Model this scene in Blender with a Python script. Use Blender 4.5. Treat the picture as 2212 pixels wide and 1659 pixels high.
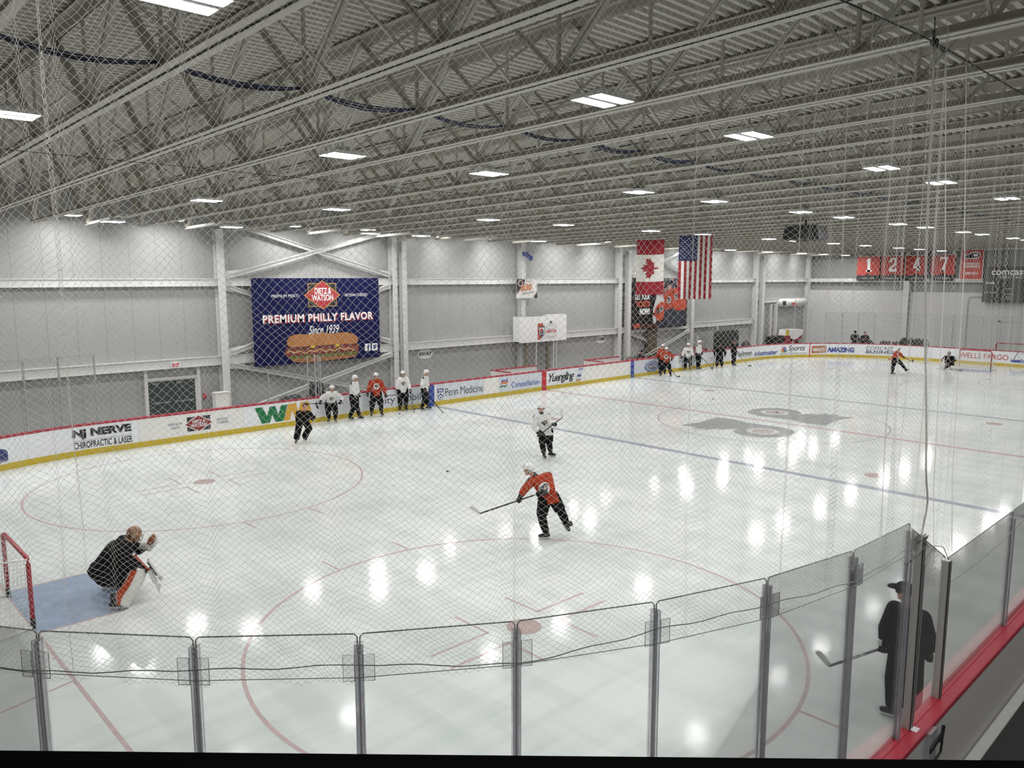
import bpy, bmesh, math, random
import numpy as np
from mathutils import Vector, Matrix
from mathutils.bvhtree import BVHTree
random.seed(7); np.random.seed(7)
FT = 0.3048
scene = bpy.context.scene
COL = scene.collection
for o in list(bpy.data.objects): bpy.data.objects.remove(o)

# ---------------------------------------------------------------- camera, world, exposure
YAW, PITCH, ROLL, FPX = 0.807145884, -0.134181672, -0.00111253, 1684.44
CAM = Vector((1.6760, -51.6624, 19.4221)) * FT
fw = Vector((math.cos(PITCH)*math.cos(YAW), math.cos(PITCH)*math.sin(YAW), math.sin(PITCH)))
rt = Vector((math.sin(YAW), -math.cos(YAW), 0))
up = rt.cross(fw)
rt2 = rt*math.cos(ROLL) + up*math.sin(ROLL); up2 = -rt*math.sin(ROLL) + up*math.cos(ROLL)
camd = bpy.data.cameras.new('camera'); cam = bpy.data.objects.new('camera', camd); COL.objects.link(cam)
cam.matrix_world = Matrix(((rt2.x, up2.x, -fw.x, CAM.x), (rt2.y, up2.y, -fw.y, CAM.y), (rt2.z, up2.z, -fw.z, CAM.z), (0, 0, 0, 1)))
camd.sensor_width = 36; camd.lens = 36*FPX/2212; camd.clip_start = 0.05; camd.clip_end = 500
scene.camera = cam
w = bpy.data.worlds.new('world'); scene.world = w; w.use_nodes = True
w.node_tree.nodes['Background'].inputs[0].default_value = (0.02, 0.02, 0.022, 1)
w.node_tree.nodes['Background'].inputs[1].default_value = 0.3
scene.view_settings.view_transform = 'Standard'; scene.view_settings.look = 'None'
scene.view_settings.exposure = 0.0; scene.view_settings.gamma = 1; scene.view_settings.use_curve_mapping = False
LAMP_STRENGTH = 135.0
scene.cycles.max_bounces = 8; scene.cycles.diffuse_bounces = 5; scene.cycles.transparent_max_bounces = 24

# ---------------------------------------------------------------- helpers
def V(x, y, z=0): return Vector((x*FT, y*FT, z*FT))
MATS = {}
def mat(name, col, rough=0.55, metal=0.0, noise=0.06, nscale=6.0, emit=None, bump=0.0, spec=0.5, alpha=None):
    if name in MATS: return MATS[name]
    m = bpy.data.materials.new(name); m.use_nodes = True
    nt = m.node_tree; b = nt.nodes['Principled BSDF']
    b.inputs['Roughness'].default_value = rough; b.inputs['Metallic'].default_value = metal
    b.inputs['Specular IOR Level'].default_value = spec
    tc = nt.nodes.new('ShaderNodeTexCoord')
    n = nt.nodes.new('ShaderNodeTexNoise'); n.inputs['Scale'].default_value = nscale; n.inputs['Detail'].default_value = 4
    nt.links.new(tc.outputs['Object'], n.inputs['Vector'])
    mx = nt.nodes.new('ShaderNodeMix'); mx.data_type = 'RGBA'
    mx.inputs[6].default_value = tuple(max(0, c*(1-noise)) for c in col) + (1,)
    mx.inputs[7].default_value = tuple(min(1, c*(1+noise)) for c in col) + (1,)
    nt.links.new(n.outputs['Fac'], mx.inputs[0]); nt.links.new(mx.outputs[2], b.inputs['Base Color'])
    if bump:
        bp = nt.nodes.new('ShaderNodeBump'); bp.inputs['Strength'].default_value = bump; bp.inputs['Distance'].default_value = 0.01
        nt.links.new(n.outputs['Fac'], bp.inputs['Height']); nt.links.new(bp.outputs['Normal'], b.inputs['Normal'])
    if emit:
        b.inputs['Emission Color'].default_value = tuple(emit[0]) + (1,); b.inputs['Emission Strength'].default_value = emit[1]
    if alpha is not None: b.inputs['Alpha'].default_value = alpha
    MATS[name] = m
    return m

def tag(o, label=None, cat=None, group=None, kind=None):
    if label: o['label'] = label
    if cat: o['category'] = cat
    if group: o['group'] = group
    if kind: o['kind'] = kind
    return o
def empty(name, loc=(0, 0, 0), rz=0, label=None, cat=None, group=None):
    o = bpy.data.objects.new(name, None); COL.objects.link(o)
    o.location = loc; o.rotation_euler = (0, 0, rz); o.empty_display_size = 0.1
    return tag(o, label, cat, group)
def add_obj(name, me, m=None, parent=None, world=False):
    o = bpy.data.objects.new(name, me); COL.objects.link(o)
    if m is not None and not me.materials: me.materials.append(m)
    if parent is not None:
        o.parent = parent
        if world:                                   # mesh given in world coordinates
            pm = Matrix.LocRotScale(parent.location, parent.rotation_euler, parent.scale)
            pp = parent.parent
            while pp is not None:
                pm = Matrix.LocRotScale(pp.location, pp.rotation_euler, pp.scale) @ pm; pp = pp.parent
            me.transform(pm.inverted())
    return o
def copy_tree(o, parent=None):
    c = o.copy(); COL.objects.link(c)
    if parent is not None: c.parent = parent
    for ch in list(o.children): copy_tree(ch, c)
    return c

class MB:
    """collects shapes, builds them as one mesh object"""
    def __init__(s): s.v = []; s.f = []
    def add(s, vs, fs):
        b = len(s.v); s.v += [tuple(v) for v in vs]; s.f += [tuple(b+i for i in f) for f in fs]
        return s
    def box(s, a, b, M=None):
        x0, y0, z0 = a; x1, y1, z1 = b
        vs = [Vector(p) for p in ((x0,y0,z0),(x1,y0,z0),(x1,y1,z0),(x0,y1,z0),(x0,y0,z1),(x1,y0,z1),(x1,y1,z1),(x0,y1,z1))]
        if M is not None: vs = [M @ v for v in vs]
        return s.add(vs, [(0,3,2,1),(4,5,6,7),(0,1,5,4),(1,2,6,5),(2,3,7,6),(3,0,4,7)])
    def beam(s, p, q, wd, h, upv=(0, 0, 1)):
        p, q = Vector(p), Vector(q); d = (q-p); L = d.length; d.normalize()
        u = Vector(upv); x = d.cross(u)
        if x.length < 1e-4: x = d.cross(Vector((1, 0, 0)))
        x.normalize(); u = x.cross(d)
        vs = [p + x*sx*wd/2 + u*su*h/2 + d*t for t in (0, L) for sx, su in ((-1,-1),(1,-1),(1,1),(-1,1))]
        return s.add(vs, [(0,3,2,1),(4,5,6,7),(0,1,5,4),(1,2,6,5),(2,3,7,6),(3,0,4,7)])
    def tube(s, pts, r, n=8, r2=None):
        pts = [Vector(p) for p in pts]; vs = []; fs = []
        N = len(pts)
        for i, p in enumerate(pts):
            d = (pts[min(i+1, N-1)] - pts[max(i-1, 0)]); d.normalize()
            x = d.cross(Vector((0.13, 0.31, 0.94)));
            if x.length < 1e-3: x = d.cross(Vector((1, 0, 0)))
            x.normalize(); y = d.cross(x)
            rr = r if r2 is None else r + (r2-r)*i/(N-1)
            vs += [p + (x*math.cos(2*math.pi*k/n) + y*math.sin(2*math.pi*k/n))*rr for k in range(n)]
        for i in range(N-1):
            for k in range(n): fs.append((i*n+k, i*n+(k+1) % n, (i+1)*n+(k+1) % n, (i+1)*n+k))
        fs.append(tuple(range(n-1, -1, -1))); fs.append(tuple((N-1)*n+k for k in range(n)))
        return s.add(vs, fs)
    def poly(s, pts): return s.add(pts, [tuple(range(len(pts)))])
    def ball(s, c, r, n=10, m=7, M=None):
        if not hasattr(r, '__len__'): r = (r, r, r)
        vs = []; fs = []
        for i in range(m+1):
            t = math.pi*i/m
            for k in range(n):
                a = 2*math.pi*k/n; q = Vector((r[0]*math.sin(t)*math.cos(a), r[1]*math.sin(t)*math.sin(a), r[2]*math.cos(t)))
                if M is not None: q = M @ q
                vs.append(Vector(c) + q)
        for i in range(m):
            for k in range(n): fs.append((i*n+k, (i+1)*n+k, (i+1)*n+(k+1) % n, i*n+(k+1) % n))
        return s.add(vs, fs)
    def cone(s, p, q, r0, r1, n=12, caps=4):
        """round tapered capsule"""
        p, q = Vector(p), Vector(q); d = q-p; L = d.length
        if L < 1e-6: return s.ball(p, max(r0, r1))
        d.normalize(); x = d.cross(Vector((0.2, 0.3, 0.93)))
        if x.length < 1e-2: x = d.cross(Vector((1, 0, 0)))
        x.normalize(); y = d.cross(x); rings = []
        for i in range(caps): a = math.pi/2*(1-i/caps); rings.append((p - d*r0*math.sin(a), max(r0*math.cos(a), 1e-4)))
        rings.append((p, r0)); rings.append((q, r1))
        for i in range(1, caps+1): a = math.pi/2*i/caps; rings.append((q + d*r1*math.sin(a), max(r1*math.cos(a), 1e-4)))
        vs = []; fs = []
        for c, r in rings: vs += [c + (x*math.cos(2*math.pi*k/n) + y*math.sin(2*math.pi*k/n))*r for k in range(n)]
        for i in range(len(rings)-1):
            for k in range(n): fs.append((i*n+k, i*n+(k+1) % n, (i+1)*n+(k+1) % n, (i+1)*n+k))
        fs.append(tuple(range(n-1, -1, -1))); fs.append(tuple((len(rings)-1)*n+k for k in range(n)))
        return s.add(vs, fs)
    def loft(s, st, n=22):
        """flat ended loft; st = [(centre, half x vector, half y vector)]"""
        vs = []; fs = []
        for c, x, y in st:
            for k in range(n):
                a = 2*math.pi*k/n; ca, sa = math.cos(a), math.sin(a); e = .82
                vs.append(Vector(c) + Vector(x)*math.copysign(abs(ca)**e, ca) + Vector(y)*math.copysign(abs(sa)**e, sa))
        for i in range(len(st)-1):
            for k in range(n): fs.append((i*n+k, i*n+(k+1) % n, (i+1)*n+(k+1) % n, (i+1)*n+k))
        fs.append(tuple(range(n-1, -1, -1))); fs.append(tuple((len(st)-1)*n+k for k in range(n)))
        return s.add(vs, fs)
    def frust(s, p, q, r0, r1, n=16):
        p, q = Vector(p), Vector(q); d = (q-p).normalized(); x = d.cross(Vector((.2, .3, .93)))
        if x.length < 1e-2: x = d.cross(Vector((1, 0, 0)))
        x.normalize(); y = d.cross(x); return s.loft([(p, x*r0, y*r0), (q, x*r1, y*r1)], n)
    def mesh(s, name='m', smooth=False):
        me = bpy.data.meshes.new(name); me.from_pydata(s.v, [], s.f); me.update()
        if smooth: me.polygons.foreach_set('use_smooth', [True]*len(me.polygons))
        return me
    def build(s, name, m, parent=None, smooth=False, world=False):
        return add_obj(name, s.mesh(name, smooth), m, parent, world)
    def remesh(s, name, m, parent=None, vox=0.02, sm=3, world=False, tris=0):
        me = s.mesh(name); o = bpy.data.objects.new('tmp', me); COL.objects.link(o)
        r = o.modifiers.new('r', 'REMESH'); r.mode = 'VOXEL'; r.voxel_size = vox
        if sm:
            k = o.modifiers.new('s', 'SMOOTH'); k.iterations = sm; k.factor = 0.5
        dg = bpy.context.evaluated_depsgraph_get(); dg.update()
        m2 = bpy.data.meshes.new_from_object(o.evaluated_get(dg)); m2.name = name
        bpy.data.objects.remove(o); bpy.data.meshes.remove(me)
        m2.polygons.foreach_set('use_smooth', [True]*len(m2.polygons)); m2.materials.clear()
        return add_obj(name, m2, m, parent, world)

TXT = {}
def text_geo(body, bold=0.0, shear=0.0, space=1.0):
    key = (body, bold, shear, space)
    if key in TXT: return TXT[key]
    cu = bpy.data.curves.new('t', 'FONT'); cu.body = body; cu.offset = bold; cu.shear = shear; cu.space_character = space
    cu.resolution_u = 4
    o = bpy.data.objects.new('t', cu); COL.objects.link(o)
    dg = bpy.context.evaluated_depsgraph_get(); dg.update()
    me = bpy.data.meshes.new_from_object(o.evaluated_get(dg))
    vs = np.array([v.co[:] for v in me.vertices]); fs = [tuple(p.vertices) for p in me.polygons]
    bpy.data.objects.remove(o); bpy.data.curves.remove(cu); bpy.data.meshes.remove(me)
    mn, mxx = vs.min(0), vs.max(0)
    uv = (vs[:, :2]-mn[:2])/np.maximum(mxx[:2]-mn[:2], 1e-6)
    TXT[key] = (uv, fs); return TXT[key]
def lettering(fn, body, u0, u1, v0, v1, m, parent, name='lettering', off=0.006, bold=0.0, shear=0.0, space=1.0, skew=0.0):
    uv, fs = text_geo(body, bold, shear, space)
    mb = MB(); mb.add([fn(u0+(u1-u0)*a, v0+(v1-v0)*b + skew*a, off) for a, b in uv], fs)
    return mb.build(name, m, parent, world=True)
def shape(fn, pts, m, parent, name, off=0.004):
    mb = MB()
    if pts and hasattr(pts[0][0], '__len__'):
        for q in pts: mb.poly([fn(u, v, off) for u, v in q])
    else: mb.poly([fn(u, v, off) for u, v in pts])
    return mb.build(name, m, parent, world=True)
def rect(u0, v0, u1, v1): return [(u0, v0), (u1, v0), (u1, v1), (u0, v1)]
def ell(cu, cv, a, b, n=28, t0=0, t1=2*math.pi): return [(cu+a*math.cos(t0+(t1-t0)*i/n), cv+b*math.sin(t0+(t1-t0)*i/n)) for i in range(n)]

# ---------------------------------------------------------------- materials
M_steel = mat('painted_roof_steel', (0.51, 0.495, 0.44), 0.5, noise=0.05)
M_deck = mat('roof_deck_paint', (0.53, 0.515, 0.46), 0.6, noise=0.06)
M_colw = mat('white_painted_steel', (0.62, 0.62, 0.61), 0.45, noise=0.04)
M_white = mat('board_white', (0.86, 0.88, 0.91), 0.35, noise=0.03, nscale=2.5)
M_cream = mat('board_cream', (0.86, 0.85, 0.82), 0.35, noise=0.04, nscale=2.0)
M_yellow = mat('kick_yellow', (0.62, 0.45, 0.02), 0.4, noise=0.12)
M_red = mat('rail_red', (0.40, 0.028, 0.05), 0.4, noise=0.1)
M_pred = mat('paint_red', (0.55, 0.02, 0.035), 0.45)
M_pblue = mat('paint_blue', (0.02, 0.06, 0.36), 0.45)
M_black = mat('black_matte', (0.012, 0.012, 0.013), 0.6, noise=0.2)
M_ink = mat('ink_black', (0.015, 0.015, 0.018), 0.5)
M_navy = mat('ink_navy', (0.03, 0.045, 0.16), 0.5)
M_wtext = mat('ink_white', (0.85, 0.85, 0.85), 0.5)
M_alu = mat('aluminium', (0.55, 0.55, 0.58), 0.35, metal=0.6)
M_lamp = mat('lamp_panel', (0.9, 0.9, 0.9), 0.5, emit=((1.0, 0.99, 0.975), LAMP_STRENGTH), noise=0)
M_house = mat('lamp_housing', (0.75, 0.75, 0.74), 0.5)
M_conc = mat('concrete_grey', (0.30, 0.30, 0.29), 0.8, noise=0.12, nscale=3)
M_rubber = mat('black_rubber', (0.025, 0.025, 0.025), 0.8, noise=0.3, nscale=20)

def panel_wall_mat(name, col, axis, pitch, line=0.012):
    m = mat(name, col, 0.45, noise=0.03, nscale=0.4)
    nt = m.node_tree; b = nt.nodes['Principled BSDF']
    src = b.inputs['Base Color'].links[0].from_socket
    g = nt.nodes.new('ShaderNodeNewGeometry'); s = nt.nodes.new('ShaderNodeSeparateXYZ'); nt.links.new(g.outputs['Position'], s.inputs[0])
    def line_fac(pt, wd):
        d = nt.nodes.new('ShaderNodeMath'); d.operation = 'DIVIDE'; nt.links.new(s.outputs[axis], d.inputs[0]); d.inputs[1].default_value = pt
        f = nt.nodes.new('ShaderNodeMath'); f.operation = 'FRACT'; nt.links.new(d.outputs[0], f.inputs[0])
        l = nt.nodes.new('ShaderNodeMath'); l.operation = 'LESS_THAN'; nt.links.new(f.outputs[0], l.inputs[0]); l.inputs[1].default_value = wd/pt
        return l
    l1 = line_fac(pitch, line); l2 = line_fac(pitch/12, pitch/24)
    mx = nt.nodes.new('ShaderNodeMix'); mx.data_type = 'RGBA'; nt.links.new(src, mx.inputs[6]); mx.inputs[7].default_value = tuple(c*0.45 for c in col)+(1,)
    nt.links.new(l1.outputs[0], mx.inputs[0])
    bp = nt.nodes.new('ShaderNodeBump'); bp.inputs['Strength'].default_value = 0.12; bp.inputs['Distance'].default_value = 0.004
    nt.links.new(l2.outputs[0], bp.inputs['Height']); nt.links.new(bp.outputs['Normal'], b.inputs['Normal'])
    nt.links.new(mx.outputs[2], b.inputs['Base Color'])
    return m
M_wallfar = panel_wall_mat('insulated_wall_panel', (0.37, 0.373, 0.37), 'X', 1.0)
M_wallend = panel_wall_mat('end_wall_panel', (0.24, 0.24, 0.24), 'Y', 1.3, 0.006)  # shade below the end wall beam is put into this darker colour
M_block = mat('end_wall_block', (0.53, 0.53, 0.53), 0.6, noise=0.03)

# ---------------------------------------------------------------- room shell
SL = 0.016
ZC = 26.65                                  # bottom chord height at y = 0 (ft)
DEP = 4.6                                   # joist depth (ft)
def zroof(y): return ZC + DEP + 0.12 - SL*y
X0, X1, Y0, Y1 = -24, 224, -62, 55
def struct(name, mb, m, parent=None): return tag(mb.build(name, m, parent), kind=None if parent else 'structure')
mb = MB(); mb.box(V(X0-1, Y0-1, -0.6), V(X1+1, Y1+1, -0.03)); struct('floor', mb, M_conc)
mb = MB(); mb.box(V(X0, Y1, -0.1), V(X1+1, Y1+0.7, 33)); struct('wall_far', mb, M_wallfar)
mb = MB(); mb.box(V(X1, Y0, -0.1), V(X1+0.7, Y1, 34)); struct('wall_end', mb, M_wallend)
mb = MB(); mb.box(V(X0-0.7, Y0, -0.1), V(X0, Y1, 34)); struct('wall_back', mb, M_wallend)
mb = MB(); mb.box(V(X0, Y0-0.7, -0.1), V(X1, Y0, 34)); struct('wall_near', mb, M_wallend)
# block wainscot on the end wall
mb = MB(); mb.box(V(223.3, 27.6, -0.1), V(224, 54.4, 16.1)); mb.box(V(223.3, -50, -0.1), V(224, 26.2, 15.8)); struct('trim_1', mb, M_block)
# corrugated deck: trapezoid ribs running along x
mb = MB(); P = 0.62; y = Y0
prof = []
while y < Y1+0.5:
    for dy, dz in ((0, 0), (0.12, 0), (0.2, 0.24), (0.42, 0.24), (0.5, 0)): prof.append((y+dy, zroof(y+dy)+dz))
    y += P
n = len(prof)
vs = [V(X0, a, b) for a, b in prof] + [V(X1, a, b) for a, b in prof]
mb.add(vs, [(i, i+1, n+i+1, n+i) for i in range(n-1)])
vs = [V(X0, Y0, zroof(Y0)+0.3), V(X1, Y0, zroof(Y0)+0.3), V(X1, Y1, zroof(Y1)+0.3), V(X0, Y1, zroof(Y1)+0.3)]
mb.add(vs, [(0, 1, 2, 3)])
struct('ceiling', mb, M_deck)

# ---------------------------------------------------------------- roof joists
def pt(x, y, dz): return V(x, y, ZC - SL*y + dz)
YA, YB, LP = -61.9, 52.1, 9.125
NP_ = 12
def joist_meshes():
    bc = MB(); g = 0.055; a = 0.36; t = 0.045
    for s in (-1, 1):
        for (x0, x1, z0, z1) in ((s*g, s*(g+a), 0, t), (s*g, s*(g+t), 0, a)):
            xa, xb = min(x0, x1), max(x0, x1)
            vs = [pt(x, y, z) for y in (YA, YB) for x, z in ((xa, z0), (xb, z0), (xb, z1), (xa, z1))]
            bc.add(vs, [(0,3,2,1),(4,5,6,7),(0,1,5,4),(1,2,6,5),(2,3,7,6),(3,0,4,7)])
    tcm = MB()
    for s in (-1, 1):
        for (x0, x1, z0, z1) in ((s*g, s*(g+a+0.05), DEP-t, DEP), (s*g, s*(g+t), DEP-a-0.1, DEP)):
            xa, xb = min(x0, x1), max(x0, x1)
            vs = [pt(x, y, z) for y in (YA, YB+2.8) for x, z in ((xa, z0), (xb, z0), (xb, z1), (xa, z1))]
            tcm.add(vs, [(0,3,2,1),(4,5,6,7),(0,1,5,4),(1,2,6,5),(2,3,7,6),(3,0,4,7)])
    return bc, tcm
bcm, tcm = joist_meshes()
me_bc = bcm.mesh('bottom_chord'); me_tc = tcm.mesh('top_chord')
def diag(p, q, wd=0.30, gap=0.08):
    b = MB()
    d = (q-p).normalized()
    for s in (-1, 1): b.beam(p+Vector((s*gap*FT, 0, 0)), q+Vector((s*gap*FT, 0, 0)), 0.05*FT, wd*FT, (1, 0, 0) if abs(d.x) < .5 else (0, 0, 1))
    b.beam(p, q, 0.10*FT, 0.05*FT, (1, 0, 0))
    return b
members = []
for i in range(NP_):
    yb = YA + LP*(i+0.5)                    # bottom panel point
    ya, yc = YA + LP*i, YA + LP*(i+1)
    members.append(diag(pt(0, yb, 0.2), pt(0, ya, DEP-0.15)))
    members.append(diag(pt(0, yb, 0.2), pt(0, yc, DEP-0.15)))
    v = MB(); v.beam(pt(0, yb, 0.2), pt(0, yb, DEP-0.1), 0.13*FT, 0.13*FT); members.append(v)
members.append(diag(pt(0, YB, 0.2), pt(0, YB+2.7, DEP-0.15))); members.append(diag(pt(0, YB, 0.2), pt(0, YA+LP*NP_, DEP-0.15)))
me_mem = [m_.mesh('web_member') for m_ in members]
allweb = MB()
for m_ in members: allweb.add(m_.v, m_.f)
me_web = allweb.mesh('web')
for me in (me_bc, me_tc, me_web, *me_mem): me.materials.append(M_steel)
JX = [13.25 + 5.87*k for k in range(-6, 36)]
for k, x in enumerate(JX):
    t = empty('roof_joist', V(x, 0, 0), 0, 'beige steel truss joist spanning the rink under the corrugated roof', 'roof joist', 'roof joists across the rink')
    add_obj('bottom_chord', me_bc, None, t); add_obj('top_chord', me_tc, None, t)
    if 4 <= k <= 11:
        for mm in me_mem: add_obj('web_member', mm, None, t)
    else: add_obj('web', me_web, None, t)
# cross bracing between joists
br = MB(); dx = 5.87*FT
br.beam(Vector((0, 0, 0.25*FT)), Vector((dx, 0, (DEP-.25)*FT)), 0.12*FT, 0.12*FT); br.beam(Vector((0, 0.05*FT, (DEP-.25)*FT)), Vector((dx, 0.05*FT, 0.25*FT)), 0.12*FT, 0.12*FT)
me_br = br.mesh('cross_brace'); me_br.materials.append(M_steel)
for y in (-44, -24, -3, 18, 38):
    for k in range(3, len(JX)-1):
        o = add_obj('cross_brace', me_br); o.location = pt(JX[k], y+0.6, 0)
        tag(o, 'thin crossed steel angles bracing two neighbouring roof joists', 'brace', 'cross braces between roof joists')
# sprinkler pipes along the joists
me_sp = MB().tube([pt(0, -58, 3.4), pt(0, 53, 3.4)], 0.09*FT, 8)
for y in (-52.5,): pass
for i in range(13): me_sp.tube([pt(0, -54+i*8.5, 3.4), pt(0, -54+i*8.5, 3.0)], 0.03*FT, 6)
me_sp = me_sp.mesh('sprinkler_pipe', True); me_sp.materials.append(M_steel)
for k in range(4, 40, 2):
    o = add_obj('sprinkler_pipe', me_sp); o.location = V(JX[k]+2.4, 0, 0)
    tag(o, 'thin beige sprinkler pipe running between the roof joists', 'pipe', 'sprinkler pipes under the roof')
# cable bundle draped over the joists, cables
t = empty('cable_bundle', pt(7, -21, 0.3), 0, 'dark blue bundle of cables sagging between the roof joists', 'cables')
for c in range(5):
    pts = []
    for k in range(len(JX)-8):
        for j in range(6):
            f = j/6; x = JX[k] + 5.87*f
            pts.append(pt(x, -21 + 0.05*c + 0.05*math.sin(k+c), 0.42 - 0.62*(1+0.12*math.sin(1.7*k+c*2.1)+0.1*c)*4*f*(1-f)*0.5))
    MB().tube(pts, 0.035*FT, 5).build('cable', mat('cable_blue', (0.02, 0.03, 0.09), 0.5) if c != 2 else M_black, t, True, True)
o = MB().tube([pt(-20, -0.3, -0.12), pt(60, -0.3, -0.16), pt(140, -0.3, -0.16), pt(222, -0.3, -0.12)], 0.02*FT, 6).build('steel_cable', M_black)
tag(o, 'thin dark cable stretched lengthwise under the roof joists along the rink', 'cable')

# ---------------------------------------------------------------- light fixtures
fx = MB(); fx.box(V(-1.1, -0.85, 0.006), V(1.1, -0.12, 0.2)); fx.box(V(-1.1, 0.12, 0.006), V(1.1, 0.85, 0.2)); fx.box(V(-0.9, -0.13, 0.12), V(0.9, 0.13, 0.26))
fx.box(V(-.3, -.3, .22), V(.3, .3, .5))
me_fx = fx.mesh('housing'); me_fx.materials.append(M_house)
pn = MB(); pn.add([V(-1.05, -0.31, 0), V(1.05, -0.31, 0), V(1.05, 0.31, 0), V(-1.05, 0.31, 0)], [(3, 2, 1, 0)])
me_pn = pn.mesh('light_panel'); me_pn.materials.append(M_lamp)
hg = MB().tube([V(0, 0, 0.25), V(0, 0, 1.4)], 0.05*FT, 6).mesh('hanger'); hg.materials.append(M_steel)
def fixture(x, y, z, lab, grp):
    t = empty('ceiling_light', V(x, y, z), 0, lab, 'light', grp)
    add_obj('housing', me_fx, None, t); add_obj('hanger', hg, None, t)
    for s in (-1, 1):
        o = add_obj('light_panel', me_pn, None, t); o.location = (0, s*0.48*FT, 0)
ROWS = [(-29.95, [10.4, 27.7, 39.5, 56.9, 68.5, 86.3, 97.9, 115.5, 127.2, 144.5, 156.3], 'the row nearest the balcony'),
        (-11.5, [10.1, 26.65, 38.0, 54.6, 66, 83, 93.7, 110.2, 120.2, 136.5, 146, 163.7, 173, 192, 203], 'the row just this side of centre'),
        (15.2, [0.8, 13, 29.8, 42.4, 62, 74.6, 92.7, 105.9, 126, 135.8, 151, 165.8, 183.7, 196, 211], 'the row just beyond centre'),
        (40.9, [1, 14, 30.1, 43.5, 63.3, 72, 96.5, 110.6, 126, 143, 157, 173.4, 190.8, 202.7, 216], 'the row above the far boards')]
for y, xs, nm in ROWS:
    for x in xs: fixture(x, y, 26.25-SL*y, 'twin panel white light in ' + nm, 'twin panel lights in ' + nm)
for x in (-1, 10, 28.3, 40, 57.4, 69, 84.5, 97, 115.5, 126.5, 144, 155, 173, 185, 203, 214):
    fixture(x, 49.8, 26.7, 'twin panel white light close to the far wall beyond the joist ends', 'twin panel lights along the far wall')

for x in (-12, 1, 17, 30, 46, 60, 76):  # row added out of view to brighten the net, gate posts and near boards
    fixture(x, -53.5, 26.6, 'added unseen twin panel fill light behind the balcony viewer, brightening the near net', 'added unseen fill lights over the near walkway')
# ---------------------------------------------------------------- ice sheet
def rounded(n=24):
    pts = []
    for cx, cy, a0 in ((172, 14.5, 90), (172, -14.5, 0), (28, -14.5, -90), (28, 14.5, -180)):
        for i in range(n+1):
            a = math.radians(a0 - 90*i/n); pts.append((cx+28*math.cos(a), cy+28*math.sin(a)))
    return pts
def ice_mat():
    m = mat('ice', (0.74, 0.77, 0.77), 0.2, noise=0.0)
    nt = m.node_tree; b = nt.nodes['Principled BSDF']; L = nt.links
    tc = nt.nodes.new('ShaderNodeTexCoord')
    def noise(scale, det, mp=None):
        n = nt.nodes.new('ShaderNodeTexNoise'); n.inputs['Scale'].default_value = scale; n.inputs['Detail'].default_value = det
        if mp:
            k = nt.nodes.new('ShaderNodeMapping'); k.inputs['Scale'].default_value = mp[0]; k.inputs['Rotation'].default_value = (0, 0, mp[1])
            L.new(tc.outputs['Object'], k.inputs[0]); L.new(k.outputs[0], n.inputs['Vector'])
        else: L.new(tc.outputs['Object'], n.inputs['Vector'])
        return n
    n1 = noise(0.25, 5); n2 = noise(2.0, 6, ((1.0, 0.12, 1), 0.5)); n3 = noise(2.6, 5, ((0.1, 1.2, 1), 0.9)); n4 = noise(40, 2)
    def ramp(src, a, c0, bb, c1):
        r = nt.nodes.new('ShaderNodeValToRGB'); r.color_ramp.elements[0].position = a; r.color_ramp.elements[0].color = (*c0, 1)
        r.color_ramp.elements[1].position = bb; r.color_ramp.elements[1].color = (*c1, 1); L.new(src.outputs['Fac'], r.inputs[0]); return r
    def mul(a, c, f):
        k = nt.nodes.new('ShaderNodeMix'); k.data_type = 'RGBA'; k.blend_type = 'MULTIPLY'; k.inputs[0].default_value = f
        L.new(a, k.inputs[6]); L.new(c, k.inputs[7]); return k.outputs[2]
    base = ramp(n1, 0.35, (0.70, 0.735, 0.73), 0.65, (0.80, 0.825, 0.82)).outputs[0]
    base = mul(base, ramp(n2, 0.42, (0.86, 0.87, 0.87), 0.56, (1, 1, 1)).outputs[0], 0.55)
    base = mul(base, ramp(n3, 0.40, (0.86, 0.88, 0.88), 0.55, (1, 1, 1)).outputs[0], 0.5)
    base = mul(base, ramp(n4, 0.27, (0.45, 0.45, 0.45), 0.33, (1, 1, 1)).outputs[0], 0.5)
    L.new(base, b.inputs['Base Color'])
    ad = nt.nodes.new('ShaderNodeMath'); ad.operation = 'MULTIPLY_ADD'; L.new(n2.outputs['Fac'], ad.inputs[0]); ad.inputs[1].default_value = 0.10; ad.inputs[2].default_value = 0.045
    L.new(ad.outputs[0], b.inputs['Roughness'])
    bp = nt.nodes.new('ShaderNodeBump'); bp.inputs['Strength'].default_value = 0.03; bp.inputs['Distance'].default_value = 0.02
    n5 = noise(6, 5); L.new(n5.outputs['Fac'], bp.inputs['Height']); L.new(bp.outputs['Normal'], b.inputs['Normal'])
    b.inputs['Specular IOR Level'].default_value = 0.052
    return m
mb = MB(); pp = rounded()
top = [V(x, y, 0) for x, y in pp]; bot = [V(x, y, -0.09) for x, y in pp]; n = len(pp)
mb.add(top+bot, [tuple(range(n-1, -1, -1)), tuple(range(n, 2*n))] + [(i, (i+1) % n, n+(i+1) % n, n+i) for i in range(n)])
ICE = struct('floor_ice', mb, ice_mat())

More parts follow.
